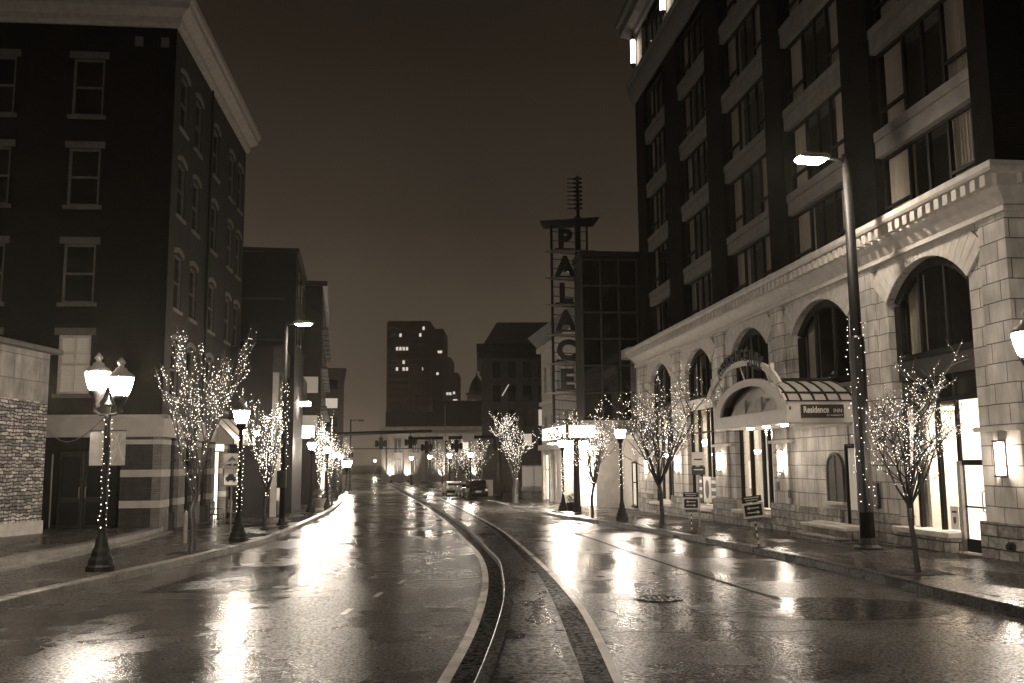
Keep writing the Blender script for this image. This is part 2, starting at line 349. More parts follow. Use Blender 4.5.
def strip(mb, fa, fb, za, y0, y1, zb=None, mi=0, split=1):
    ys = ysteps(y0, y1); zb = za if zb is None else zb
    for i in range(len(ys)-1):
        a, b = ys[i], ys[i+1]
        mb.quad((fa(a), a, g(a)+za), (fb(a), a, g(a)+zb), (fb(b), b, g(b)+zb), (fa(b), b, g(b)+za), mi)
def off(f, d): return lambda y: f(y)+d
def flat(o):
    for p in o.data.polygons: p.use_smooth = False
    return o
def struct(o, label=None): o['kind'] = 'structure'; return o
# one sheet of ground to the horizon
mb = MB(); ys = [-80, -40, -20, 0, 20, 40, 50, 60, 70, 80, 90, 100, 200, 400, 900, 2500]
for i in range(len(ys)-1):
    a, b = ys[i], ys[i+1]; mb.quad((-1500, a, g(a)-.03), (1500, a, g(a)-.03), (1500, b, g(b)-.03), (-1500, b, g(b)-.03))
struct(mb.build('ground', 'earth', up=True))
mb = MB(); strip(mb, KL, KR, 0, -20, 300); struct(mb.build('road', 'asphalt', up=True))
# sidewalks, kerbs
def walk(name, f0, f1, mat):
    mb = MB(); strip(mb, f0, f1, .15, -20, 300); return struct(mb.build(name, mat, up=True))
walk('sidewalk_left', lambda y: KL(y)-14, off(KL, -.3), 'paving')
walk('sidewalk_right', off(KR, .3), lambda y: KR(y)+14, 'pavers')
def kerb(name, fo, s, mat, h=.15, w=.3, y1=300):
    """fo: road-side edge; s=+1 pavement to the right; separate granite stones with tight joints"""
    mb = MB(); y = -20
    L = 1.8
    while y < y1:
        step = L if y < 120 else 12
        n = max(1, int(step/.6)) if y < 60 else 1
        seg = [(y+.006)+(step-.012)*k/n for k in range(n+1)]
        j = random.uniform(-.006, .006); 
        for k in range(n):
            a, b = seg[k], seg[k+1]; xa, xb = fo(a), fo(b); w_ = s*w; e = s*.02
            za, zb = g(a)+h+j, g(b)+h+j
            mb.add([(xa, a, g(a)-.02), (xa+e, a, za-.02), (xa+2*e, a, za), (xa+w_, a, za), (xb, b, g(b)-.02), (xb+e, b, zb-.02), (xb+2*e, b, zb), (xb+w_, b, zb)],
                   [(0,1,5,4), (1,2,6,5), (2,3,7,6)]+([(0,3,2,1)] if k == 0 else []))
            mb.quad((xa+w_, a, za), (xb+w_, b, zb), (xb+w_, b, g(b)-.02), (xa+w_, a, g(a)-.02))
        y += step
    if s < 0: mb.f = [tuple(reversed(f)) for f in mb.f]
    return struct(mb.build(name, mat, fix=False))
kerb('kerb_left', KL, -1, 'kerb', .16); kerb('kerb_right', KR, 1, 'kerb_dark', .16)  # right kerb's darker colour stands in for the shade on its face
# median: raised granite kerb, concrete deck in slabs, flush right-hand kerb
kerb('median_kerb', ML, 1, 'kerb_dark', .13, .17, 150)
mb = MB(); y = -18
while y < 150:
    L = 2.3; n = 4
    for k in range(n):
        a = y+.012+(L-.024)*k/n; b = y+.012+(L-.024)*(k+1)/n
        mb.quad((ML(a)+.18, a, g(a)+.105), (MR(a), a, g(a)+.09), (MR(b), b, g(b)+.09), (ML(b)+.18, b, g(b)+.105))
    a = y+L-.012; mb.quad((ML(a)+.18, a, g(a)+.07), (MR(a), a, g(a)+.06), (MR(a+.024), a+.024, g(a)+.06), (ML(a+.024)+.18, a+.024, g(a)+.07))
    y += L
struct(mb.build('median_deck', 'deck', up=True))
kerb('median_edge_kerb', off(MR, .17), -1, 'kerb_dark', .07, .165, 150)
# painted lines
wet('gutter', g3(.03), g3(.01), .25, .45, grain=30, gb=1, pud=(0, 1.5), slo=0, shi=.45)
mb = MB(); strip(mb, off(MR, .17), off(WR, .0), .003, -20, 150); strip(mb, off(WL, .13), off(ML, .0), .003, -20, 150); struct(mb.build('gutter', 'gutter', up=True))
mb = MB()
def worn(fa, fb, y0, y1):
    strip(mb, fa, fb, .004, y0, y1)
worn(WL, off(WL, .13), -20, 150); worn(WR, off(WR, .11), -20, 150)
for y, x in ((14.9,-2.61),(17.0,-2.43),(19.1,-2.26),(21.2,-2.17),(23.3,-2.07),(26,-2.02),(28.9,-2.0),(32,-2.25),(36,-2.9),(41,-3.7)):
    mb.quad((x-.05, y-.35, g(y-.35)+.004), (x+.05, y-.35, g(y-.35)+.004), (x+.07, y+.35, g(y+.35)+.004), (x-.03, y+.35, g(y+.35)+.004))
struct(mb.build('lane_markings', 'paint', up=True))
# asphalt patches and tar seams
def poly_patch(name, pts, mat, z):
    me = MB(); me.add([(x, y, g(y)+z) for x, y in pts], [tuple(range(len(pts)))]); return struct(me.build(name, mat, up=True))
def blob(cx, cy_, rx, ry, n=22, j=.12, rot=0):
    out = []
    for k in range(n):
        t = 2*pi*k/n; r = 1+random.uniform(-j, j); a, b = rx*r*cos(t), ry*r*sin(t)
        out.append((cx+a*cos(rot)-b*sin(rot), cy_+a*sin(rot)+b*cos(rot)))
    return out
poly_patch('road_patch', blob(4.7, 14.8, 2.0, 1.3, 40, .03), 'patch', .004)
poly_patch('road_patch', [(-6.9,17.5),(-4.6,17.8),(-5.0,23),(-7.0,22.6)], 'patch', .004)
mb = MB()
def seam(pts, w=.035):
    f = spline(sorted([(y, x) for x, y in pts])); ys = sorted(p[1] for p in pts); y = ys[0]
    while y < ys[-1]:
        b = y+.25; j1, j2 = random.uniform(-.02, .02), random.uniform(-.02, .02)
        mb.quad((f(y)-w+j1, y, g(y)+.008), (f(y)+w+j1, y, g(y)+.008), (f(b)+w+j2, b, g(b)+.008), (f(b)-w+j2, b, g(b)+.008)); y = b
seam([(.14,52.4),(1.85,39.5),(2.71,31.6),(3.3,25.2),(3.89,19.9),(4.39,15.8)], .05)
for y, x0, x1 in ((16.6,-7.6,-3.2),(27.5,-7.9,-2.4),(12.6,1.3,4.0),(13.2,4.6,6.9),(36.,-1,4.6),(47,-8,-4)):
    n = 24
    for k in range(n):
        a, b = x0+(x1-x0)*k/n, x0+(x1-x0)*(k+1)/n; ja = .06*sin(a*5)+.03*sin(a*17); jb = .06*sin(b*5)+.03*sin(b*17)
        mb.quad((a, y+ja-.02, g(y+ja)+.008), (b, y+jb-.02, g(y+jb)+.008), (b, y+jb+.02, g(y+jb)+.008), (a, y+ja+.02, g(y+ja)+.008))
struct(mb.build('tar_seams', 'rubber', up=True))
# manhole cover
for k, (x, y) in enumerate(((2.43, 16.1), (-5.6, 31.0))):
    mb = MB(); mb.lathe([(.42, 0), (.42, .012), (.36, .012), (.355, .006), (.0, .006)], 28)
    for a in range(-3, 4): mb.box(a*.09-.012, a*.09+.012, -sqrt(max(.01, .1-(a*.09)**2)), sqrt(max(.01, .1-(a*.09)**2)), .006, .014)
    o = mb.build('manhole_cover', 'patch'); o.location = (x, y, g(y)+.004); o.rotation_euler = (-.018, 0, 0)
    tag(o, ('round iron manhole cover in the road right of the median', 'round iron manhole cover in the left carriageway')[k], 'manhole')
# raised granite step along the left building forecourt
LE = spline([(4,-11.2),(20,-10.9),(24.6,-11.3),(34.1,-12.6),(36.4,-13.1)])
mb = MB(); strip(mb, lambda y: LE(y)-8, off(LE, -.42), .33, 4, 36.2); struct(mb.build('forecourt', 'paving', up=True))
mb = MB(); y = 4.
while y < 36.2:
    b = min(y+1.5, 36.4)-.012
    for (o0, o1, h) in ((0, -.4, .17+.02), (-.38, -.78, .34)):
        xa, xb = LE(y), LE(b)
        mb.add([(xa+o0, y, g(y)+.1), (xa+o1, y, g(y)+.1), (xb+o1, b, g(b)+.1), (xb+o0, b, g(b)+.1), (xa+o0, y, g(y)+h), (xa+o1, y, g(y)+h), (xb+o1, b, g(b)+h), (xb+o0, b, g(b)+h)],
               [(0,3,2,1),(4,5,6,7),(0,1,5,4),(1,2,6,5),(2,3,7,6),(3,0,4,7)])
    y += 1.5
tag(mb.build('granite_steps', 'kerb'), 'two low granite steps running along the dark forecourt on the left', 'steps')
def ground_at(x, y):
    return g(y)+(.15 if (x < KL(y) or x > KR(y)) else 0)
# ================================================================ hotel (right)
HR = rad(96.27)
hotel = thing('hotel_building', 'tall dark brick hotel with pale stone arches at street level on the right', 'building', (10.96, 22.04, 0), HR)
def hotel_pt(s, d, z=0):
    u = Vector((cos(HR), sin(HR))); n = Vector((-sin(HR), cos(HR))); p = Vector((10.96, 22.04))+u*s+n*d
    return Vector((p.x, p.y, z))
ARCH = [(-.1, 3.75), (6.1, 10.35), (12.6, 16.6), (19.2, 23.25), (25.8, 29.8)]
EDGE = [(-1.7, 4.95), (4.95, 11.5), (11.5, 17.9), (17.9, 24.55), (24.55, 32.6)]
SILL = [-.22, 4.35, .08, -.05, -.12]
SPR, RISE, ZT = 6.35, .88, 7.55
def arc_pts(a, b, zs, rise, n=20):
    c = (a+b)/2; h = (b-a)/2; R = (h*h+rise*rise)/(2*rise); t0 = math.asin(h/R)
    return [(c+R*sin(t), zs+rise-R+R*cos(t)) for t in [-t0+2*t0*k/n for k in range(n+1)]], R, t0, c
def arched_wall(mb, s0, s1, z0, z1, a, b, zb, zs, rise, depth=.42, mi=0, n=20):
    pts, R, t0, c = arc_pts(a, b, zs, rise, n)
    Q = lambda p, q, r, s_: mb.quad((p[0], 0, p[1]), (q[0], 0, q[1]), (r[0], 0, r[1]), (s_[0], 0, s_[1]), mi)
    Q((s0, z0), (a, z0), (a, zs), (s0, zs)); Q((b, z0), (s1, z0), (s1, zs), (b, zs))
    Q((s0, zs), (a, zs), (a, z1), (s0, z1)); Q((b, zs), (s1, zs), (s1, z1), (b, z1))
    if zb > z0: Q((a, z0), (b, z0), (b, zb), (a, zb))
    for p, q in zip(pts[:-1], pts[1:]): Q(p, q, (q[0], z1), (p[0], z1))
    ol = [(a, zb)]+pts+[(b, zb)]
    for p, q in zip(ol[:-1], ol[1:]): mb.quad((p[0], 0, p[1]), (q[0], 0, q[1]), (q[0], -depth, q[1]), (p[0], -depth, p[1]), mi)
    mb.quad((a, 0, zb), (b, 0, zb), (b, -depth, zb), (a, -depth, zb), mi)
mb = MB()
for (a, b), (s0, s1), zb in zip(ARCH, EDGE, SILL): arched_wall(mb, s0, s1, -1.2, ZT, a, b, max(zb, -1.2), SPR, RISE)
mb.box(-1.72, -1.7, -9, 0, -1.2, ZT); mb.box(-1.7, 32.6, -9.02, -9, -1.2, ZT); mb.quad((32.6, 0, -1.2), (32.6, -9, -1.2), (32.6, -9, ZT), (32.6, 0, ZT))
pod = mb.build('podium_wall', 'ashlar', hotel)
# pilasters slightly proud between arches, with joints kept in the material
for (s0, s1) in ((-1.72,-.75), (4.4, 5.5), (11.0, 12.0), (17.35, 18.45), (24.0, 25.1), (31.3, 32.62)):
    MB().box(s0, s1, .0, .11, .5, 7.5).build('pilaster', 'ashlar', hotel)
# string courses
for s0, s1 in ((-1.7, -.1), (3.75, 6.1), (10.35, 12.6), (16.6, 19.2), (23.25, 25.8), (29.8, 32.6)):
    MB().box(s0, s1, .112, .17, 2.62, 2.72).build('string_course', 'limestone', hotel)
MB().box(6.1, 10.35, .0, .12, 3.05, 3.2).build('string_course', 'limestone', hotel)
# voussoirs
for (a, b) in ARCH:
    mb = MB(); pts, R, t0, c = arc_pts(a, b, SPR, RISE); zc = SPR+RISE-R; n = 19
    for k in range(n):
        ta = -t0*1.0+2*t0*(k+.03)/n; tb = -t0+2*t0*(k+.97)/n
        ro = min(R+.95, 99)
        def top(t):
            r = R+.95; z = zc+r*cos(t)
            if z > 7.5: r = (7.5-zc)/cos(t)
            return r
        A = (c+R*sin(ta), zc+R*cos(ta)); B = (c+R*sin(tb), zc+R*cos(tb)); C_ = (c+top(tb)*sin(tb), zc+top(tb)*cos(tb)); D = (c+top(ta)*sin(ta), zc+top(ta)*cos(ta))
        mb.prism([A, B, C_, D], 'y', -.03, .055)
    mb.build('arch_surround', 'limestone', hotel)
# rock-faced base
base_spans = [(-1.8, -.1, .58), (3.75, 6.3, .52), (7.0, 12.6, .48), (16.6, 19.2, .42), (23.25, 25.8, .3), (29.8, 32.7, .25)]
for s0, s1, zt in base_spans:
    mb = MB(); mb.box(s0, s1, .0, .17, -1.3, zt); mb.build('base_course', 'rockface', hotel)
for s0, s1, zt in ((1.1, 3.75, .08), (12.6, 16.6, -.07), (19.2, 23.25, -.2), (25.8, 29.8, -.27)):
    MB().box(s0, s1, -.1, .19, -1.3, zt).build('base_course', 'rockface', hotel)
    MB().box(s0-.03, s1+.03, -.42, .27, zt, zt+.14).build('window_sill', 'limestone', hotel, bevel=.02)
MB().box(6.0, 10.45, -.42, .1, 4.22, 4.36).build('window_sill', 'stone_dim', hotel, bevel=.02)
# cornice with dentils
prof = [(0, 7.5), (.20, 7.5), (.20, 7.62), (.12, 7.65), (.16, 7.72), (.24, 7.86), (.36, 7.97), (.40, 8.02), (.40, 8.30), (.62, 8.33), (.66, 8.40), (.66, 8.54), (0, 8.6)]
def cornice(prof, s0, s1, name, mat, d1=9):
    mb = MB(); n = len(prof)
    rows = [[(s1+p[0]*.7, -d1, p[1]) for p in prof], [(s1+p[0]*.7, p[0], p[1]) for p in prof], [(s0-p[0]*.7, p[0], p[1]) for p in prof], [(s0-p[0]*.7, -d1, p[1]) for p in prof]]
    vs = sum(rows, []); fs = [(r*n+k, r*n+k+1, (r+1)*n+k+1, (r+1)*n+k) for r in range(3) for k in range(n-1)]
    mb.add(vs, fs); return mb.build(name, mat, hotel)
cornice(prof, -1.72, 32.62, 'podium_cornice', 'limestone')
mb = MB(); s = -1.85
while s < 32.7: mb.box(s, s+.2, .38, .58, 8.05, 8.30); s += .37
s = -8.8
while s < 0: mb.box(-1.72-.45, -1.72-.25, s, s+.2, 8.05, 8.30); s += .37
mb.build('dentil_course', 'limestone', hotel)
MB().box(-1.7, 32.6, -9, 0, 8.6, 8.64).build('podium_roof', 'stone_dim', hotel)
# windows of the podium
def curtain(mb, s0, s1, y, z0, z1, amp=.04, per=.16, mi=0):
    n = max(4, int((s1-s0)/per*4)); ph = random.uniform(0, 6)
    X = [s0+(s1-s0)*k/n for k in range(n+1)]; Y = [y+amp*sin(k*pi/2+ph+.4*sin(k)) for k in range(n+1)]
    for k in range(n): mb.quad((X[k], Y[k], z0), (X[k+1], Y[k+1], z0), (X[k+1], Y[k+1]*1+0, z1), (X[k], Y[k], z1), mi)
def big_window(a, b, zb, rail0, rail1, upper_only=False, rail_mat='frame_dark', muls=(.33, .70)):
    """arched window: dark frame, mullions, panes; returns frame object"""
    pts, R, t0, c = arc_pts(a, b, SPR, RISE)
    mb = MB(); w = .30
    pi_, R2, _, _ = arc_pts(a+w, b-w, SPR-.12, RISE-.12, 20)
    for k in range(20):
        p, q, r, s_ = pts[k], pts[k+1], pi_[k+1], pi_[k]
        mb.prism([p, q, r, s_], 'y', -.34, -.18)
    for x0, x1 in ((a, a+w), (b-w, b)): mb.box(x0, x1, -.34, -.18, rail1, SPR-.12 if True else 0)
    if not upper_only:
        for x0, x1 in ((a, a+.16), (b-.10, b)): mb.box(x0, x1, -.34, -.2, zb, rail0)
    wd = b-a-2*w
    for f in muls: x = a+w+wd*f; zt = SPR+RISE-.3; mb.box(x-.05, x+.05, -.32, -.2, rail1, zt)
    mb.box(a, b, -.345, -.175, rail1-.06, rail1+.1)
    fr = mb.build('arched_window', 'frame_dark', hotel, bevel=.012)
    mb = MB(); poly = [(a+w, rail1)]+pi_+[(b-w, rail1)]
    mb.add([(p[0], -.27, p[1]) for p in poly], [tuple(range(len(poly)))]); mb.build('pane', 'glass', fr)
    mb = MB(); mb.box(a-.2, b+.2, -2.6, -2.5, rail1-.3, 7.4); mb.box(a-.2, b+.2, -2.5, -.45, rail1-.3, rail1-.25); mb.box(a-.22, a-.2, -2.5, -.44, rail1-.3, 7.4); mb.box(b+.2, b+.22, -2.5, -.44, rail1-.3, 7.4); mb.box(a-.2, b+.2, -2.5, -.44, 7.35, 7.4)
    mb.build('room_shell', 'mid_wall', fr)
    mb = MB(); curtain(mb, b-w-.75, b-w+.05, -.5, rail1, 7.0); curtain(mb, a+w-.05, a+w+.3, -.5, rail1, 7.0)
    mb.build('curtain', 'curtain', fr)
    return fr
# bay 5 (nearest): metal spandrel, lobby window and glazed door
fr = big_window(*ARCH[0], -.2, 3.5, 4.72)
MB().box(-.1, 3.75, -.30, -.2, 4.15, 4.66).build('metal_panel', 'bronze', fr, bevel=.01)
mb = MB(); mb.box(-.1, 3.75, -.32, -.21, 3.46, 3.56); mb.box(1.15, 1.27, -.31, -.22, 3.56, 4.15); mb.box(2.6, 2.68, -.31, -.22, 3.56, 4.15)
for x in (1.15, 2.05, 3.05): mb.box(x-.05, x+.07, -.32, -.2, .12, 3.46)
mb.box(1.2, 3.6, -.32, -.2, .12, .2); mb.build('shop_frame', 'frame_dark', fr, bevel=.01)
MB().quad((1.2, -.25, .15), (3.65, -.25, .15), (3.65, -.25, 3.5), (1.2, -.25, 3.5)).build('pane', 'glass', fr)
MB().quad((-.05, -.25, 3.55), (3.7, -.25, 3.55), (3.7, -.25, 4.2), (-.05, -.25, 4.2)).build('pane', 'glass_dark', fr)
MB().quad((.04, -.26, 1.98), (1.08, -.26, 1.98), (1.08, -.26, 3.45), (.04, -.26, 3.45)).build('pane', 'frosted_lit', fr)
mb = MB(); mb.box(-.08, .04, -.3, -.16, -.25, 1.92); mb.box(.98, 1.10, -.3, -.16, -.25, 1.92); mb.box(-.08, 1.1, -.3, -.16, 1.85, 1.98); mb.box(.04, .98, -.3, -.16, -.25, .08); mb.box(.04, .98, -.28, -.18, .83, .87)
dr = mb.build('door', 'frame_dark', hotel, bevel=.01)
MB().quad((.04, -.23, .08), (.98, -.23, .08), (.98, -.23, 1.85), (.04, -.23, 1.85)).build('pane', 'frosted_lit', dr)
mb = MB(); mb.tube([(.12, -.16, .75), (.12, -.08, .78), (.12, -.08, 1.22), (.12, -.16, 1.25)], .014); mb.build('handle', 'galvanised', dr)
MB().box(.98, 1.12, -.35, -.1, -.3, 1.95).build('door_post', 'galvanised', dr)
# lobby room behind
mb = MB(); mb.box(-.1, 4.2, -4.1, -4, -.3, 3.46); mb.box(4.2, 4.3, -4, -.45, -.3, 3.46); mb.box(-.2, -.1, -4, -.45, -.3, 3.46); mb.box(-.1, 4.2, -4, -.45, 3.4, 3.46)
mb.build('lobby_room', 'interior', hotel); MB().box(-.1, 4.2, -4, -.45, -.3, -.25).build('lobby_floor', 'wood', hotel)
MB().box(1.4, 3.6, -3.2, -1.2, 3.36, 3.4).build('ceiling_light', 'ceiling_light', hotel)
mb = MB(); curtain(mb, 3.1, 3.62, -.5, .15, 3.4); mb.build('curtain', 'curtain', hotel)
t = thing('reception_desk', 'wood fronted reception desk with white top seen through the lit lobby window', 'desk', hotel_pt(2.2, -1.6, -.25), HR)
MB().box(-.9, .9, -.3, .3, 0, .95).build('front_panel', 'wood', t); MB().box(-1, 1, -.36, .36, .95, 1.0).build('top', 'white_paint', t)
t = thing('monitor', 'lit computer monitor standing on the reception desk', 'monitor', hotel_pt(1.55, -1.55, .75), HR)
MB().box(-.15, .15, -.08, .08, 0, .02).box(-.03, .03, -.02, .02, .02, .15).build('stand', 'frame_dark', t); MB().box(-.26, .26, -.02, .02, .13, .48).build('casing', 'frame_dark', t)
MB().box(-.24, .24, .022, .024, .15, .46).build('screen', 'screen', t)
t = thing('wall_picture', 'framed picture hanging on the pale lobby wall', 'picture', hotel_pt(2.8, -3.98, 1.0), HR)
MB().box(-.4, .4, 0, .03, -.3, .3).build('frame', 'frame_dark', t); MB().box(-.35, .35, .032, .036, -.25, .25).build('print', 'stone_dim', t)
t = thing('window_notice', 'small white notice with a dark emblem in the corner of the lobby window', 'notice', hotel_pt(1.5, -.2, .55), HR)
MB().box(-.17, .17, 0, .006, -.28, .28).build('sheet', 'sign_white', t); MB().prism([(-.06,-.1),(0,-.17),(.06,-.1),(.06,.02),(-.06,.02)], 'y', .008, .01).build('emblem', 'sign_black', t)
MB().box(-.1, .1, .008, .01, .12, .17).build('band', 'sign_black', t)
# bay 4 : upper window only, small blind arched window, side door
big_window(*ARCH[1], 4.35, 4.35, 4.5, True)
pts, R, t0, c = arc_pts(6.85, 7.85, 1.75, .42, 10)
mb = MB(); poly = [(6.85, .72)]+pts+[(7.85, .72)]; mb.add([(p[0], .10, p[1]) for p in poly], [tuple(range(len(poly)))])
w = mb.build('small_arched_window', 'stone_dim', hotel)
mb = MB(); outer, *_ = arc_pts(6.78, 7.92, 1.75, .49, 10)
for k in range(10): mb.prism([pts[k], pts[k+1], outer[k+1], outer[k]], 'y', .0, .15)
mb.box(6.78, 6.85, 0, .15, .72, 1.75); mb.box(7.85, 7.92, 0, .15, .72, 1.75); mb.box(7.33, 7.37, .1, .13, .72, 2.15); mb.box(6.85, 7.85, .1, .13, 1.68, 1.72); mb.box(6.85, 7.85, .1, .13, 1.18, 1.21)
mb.build('window_frame', 'stone_dim', w); MB().box(6.72, 7.98, .0, .22, .62, .72).build('sill', 'limestone', w, bevel=.015)
mb = MB(); mb.box(5.62, 5.68, .0, .19, .05, 2.45); mb.box(6.42, 6.48, .0, .19, .05, 2.45); mb.box(5.62, 6.48, .0, .19, 2.4, 2.48); mb.box(5.68, 6.42, .05, .12, .05, 2.4)
dr = mb.build('door', 'frame_dark', hotel); mb = MB(); curtain(mb, 5.8, 6.35, .14, .2, 2.35, .02); mb.build('curtain', 'curtain_glow', dr)
for k, (y1, z1) in enumerate(((1.25, -.22), (.85, -.04), (.5, .1))):
    MB().box(5.2, 8.3, .17, y1, -1.2, z1).build('entrance_step', 'rockface' if k < 2 else 'limestone', hotel)
MB().box(5.15, 8.35, .172, .9, -.03, .06).build('entrance_step', 'limestone', hotel, bevel=.015)
MB().box(6.5, 10.3, .0, .05, -.5, 3.05).build('infill_wall', 'ashlar', hotel)
# bays 3,2,1 : tall windows down to the sidewalk
def tall_bay(i, panel_mat, lit):
    a, b = ARCH[i]; zb = SILL[i]
    fr = big_window(a, b, zb, 4.4, 4.95)
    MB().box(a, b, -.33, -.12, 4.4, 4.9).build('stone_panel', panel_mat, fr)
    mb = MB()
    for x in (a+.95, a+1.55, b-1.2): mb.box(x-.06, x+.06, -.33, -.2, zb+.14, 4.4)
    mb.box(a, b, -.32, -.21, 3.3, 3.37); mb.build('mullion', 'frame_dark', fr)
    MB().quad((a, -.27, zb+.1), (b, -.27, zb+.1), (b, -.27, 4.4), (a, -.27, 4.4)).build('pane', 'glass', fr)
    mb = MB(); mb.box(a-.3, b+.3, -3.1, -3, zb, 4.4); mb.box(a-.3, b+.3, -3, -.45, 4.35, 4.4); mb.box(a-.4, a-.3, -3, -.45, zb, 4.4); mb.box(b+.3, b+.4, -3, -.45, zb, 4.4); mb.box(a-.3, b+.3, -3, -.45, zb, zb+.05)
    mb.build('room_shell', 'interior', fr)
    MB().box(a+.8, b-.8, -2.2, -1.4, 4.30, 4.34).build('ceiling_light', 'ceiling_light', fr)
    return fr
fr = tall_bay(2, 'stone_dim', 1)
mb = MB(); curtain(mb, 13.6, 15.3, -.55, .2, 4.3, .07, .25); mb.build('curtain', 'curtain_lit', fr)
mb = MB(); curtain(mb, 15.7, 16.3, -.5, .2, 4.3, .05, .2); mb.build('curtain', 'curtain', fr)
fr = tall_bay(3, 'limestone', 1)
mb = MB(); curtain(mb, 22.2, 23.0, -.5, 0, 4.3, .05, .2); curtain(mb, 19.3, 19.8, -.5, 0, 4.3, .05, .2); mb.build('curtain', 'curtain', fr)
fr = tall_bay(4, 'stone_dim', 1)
mb = MB(); curtain(mb, 26.3, 27.2, -.5, 0, 4.3, .05, .2); curtain(mb, 28.8, 29.6, -.5, 0, 4.3, .05, .2); mb.build('curtain', 'curtain_lit', fr)
# patterned window displays of bay 2
t = thing('window_display', 'pale banner with a dark oval emblem in the second arched window', 'banner', hotel_pt(21.0, -.19, .15), HR)
MB().box(-.55, .55, 0, .01, 0, 1.15).build('sheet', 'sign_white', t); mb = MB(); mb.prism([(.28*cos(k*pi/8), .58+.42*sin(k*pi/8)) for k in range(16)], 'y', .012, .016); mb.build('emblem', 'sign_black', t)
for sgn in (-1, 1):
    mb = MB(); x = .98*sgn; mb.box(x-.36, x+.36, 0, .03, 0, 1.15); o = mb.build('striped_panel', 'sign_black', t)
    mb = MB()
    for k in range(3): mb.box(x-.30, x+.30, .032, .036, .18+k*.34, .32+k*.34)
    mb.build('stripe', 'sign_white', o)
# ---- upper floors
TZ0 = 8.5
BAY = [(-.65, 4.05), (5.8, 10.4), (12.0, 16.8), (18.8, 23.2), (25.5, 29.8)]
PIER = [(-1.4, -.65), (4.05, 5.8), (10.4, 12.0), (16.8, 18.8), (23.2, 25.5), (29.8, 31.7)]
for a, b in PIER: MB().box(a, b, -.9, -.02, TZ0, 23.3).build('pier', 'brick_black', hotel)
MB().box(-1.4, 31.7, -9, -.92, TZ0, 31).build('core_wall', 'brick_black', hotel)
MB().box(-9.5, -1.41, -8.9, -8.0, TZ0, 31).build('side_wing', 'brick_black', hotel)
def hotel_window(a, b, z0, z1, seed, bright=None):
    r = random.Random(seed); wf = thing('window', None, None); wf.parent = hotel
    mb = MB()
    for x in (a, a+(b-a)*.30, a+(b-a)*.50, a+(b-a)*.70, b): mb.box(max(a, x-.05), min(b, x+.05), -.38, -.28, z0, z1)
    mb.box(a, b, -.385, -.275, z1-.08, z1); mb.box(a, b, -.385, -.275, z0, z0+.08)
    mb.box(a, a+(b-a)*.30, -.37, -.27, z0+.62, z0+.70); mb.box(a+(b-a)*.7, b, -.37, -.27, z0+.62, z0+.70)
    mb.build('window_frame', 'frame_dark', wf)
    MB().quad((a, -.33, z0), (b, -.33, z0), (b, -.33, z1), (a, -.33, z1)).build('pane', 'glass', wf)
    mb = MB(); w1 = (b-a)*r.uniform(.22, .32); w2 = (b-a)*r.uniform(.22, .36)
    curtain(mb, b-w1, b-.05, -.48, z0+.05, z1, .03, .14); curtain(mb, a+.05, a+w2, -.48, z0+.05, z1, .03, .14)
    mb.build('curtain', 'curtain', wf)
    if bright: mb = MB(); curtain(mb, a+.1, a+(b-a)*.2, -.42, z0+.1, z1-.05, .02, .12); mb.build('curtain', 'curtain_glow', wf)
for i, (a, b) in enumerate(BAY):
    for k in range(-1, 5):
        zt = 10.65+3.15*k
        if k == -1: zt = 7.5
        if k >= 0: hotel_window(a, b, max(TZ0, zt-2.4), zt, i*10+k, bright=(i == 4 and k in (3, 4)))
        if 0 <= k < 4:
            mb = MB(); mb.box(a, b, -.9, -.08, zt, zt+.46); mb.box(a, b, -.9, -.05, zt+.48, zt+.76); mb.box(a, b, -.9, -.11, zt+.46, zt+.48)
            mb.build('spandrel', 'spandrel_stone', hotel)
prof = [(0, 23.25), (.1, 23.25), (.16, 23.4), (.30, 23.7), (.38, 23.95), (.38, 24.35), (.44, 24.4), (.44, 24.6), (0, 24.66)]
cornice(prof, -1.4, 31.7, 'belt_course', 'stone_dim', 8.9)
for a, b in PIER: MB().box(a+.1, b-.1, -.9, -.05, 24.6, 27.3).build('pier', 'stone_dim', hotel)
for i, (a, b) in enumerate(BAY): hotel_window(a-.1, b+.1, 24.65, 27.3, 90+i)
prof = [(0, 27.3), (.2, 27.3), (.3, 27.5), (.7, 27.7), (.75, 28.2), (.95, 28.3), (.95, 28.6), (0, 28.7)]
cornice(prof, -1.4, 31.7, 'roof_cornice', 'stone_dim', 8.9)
for k, s_ in enumerate((30.9, 24.35)):
    t = thing('wall_lantern', ('tall lit wall lantern at the far top corner of the hotel', 'tall lit wall lantern high on the hotel, second from the far corner')[k], 'wall lamp', hotel_pt(s_, .22, 26.2), HR)
    MB().box(-.13, .13, -.11, .13, -.75, .75).build('lamp_shade', 'lantern', t, bevel=.05)
    MB().lathe([(.02, -1.05), (.05, -.95), (.17, -.78), (.17, -.72)], 10).build('bracket', 'bronze', t); MB().lathe([(.18, .76), (.18, .82), (.06, 1.0), (.02, 1.1)], 10).build('cap', 'bronze', t)
    MB().box(-.03, .03, -.3, .0, -.9, -.84).build('arm', 'bronze', t)
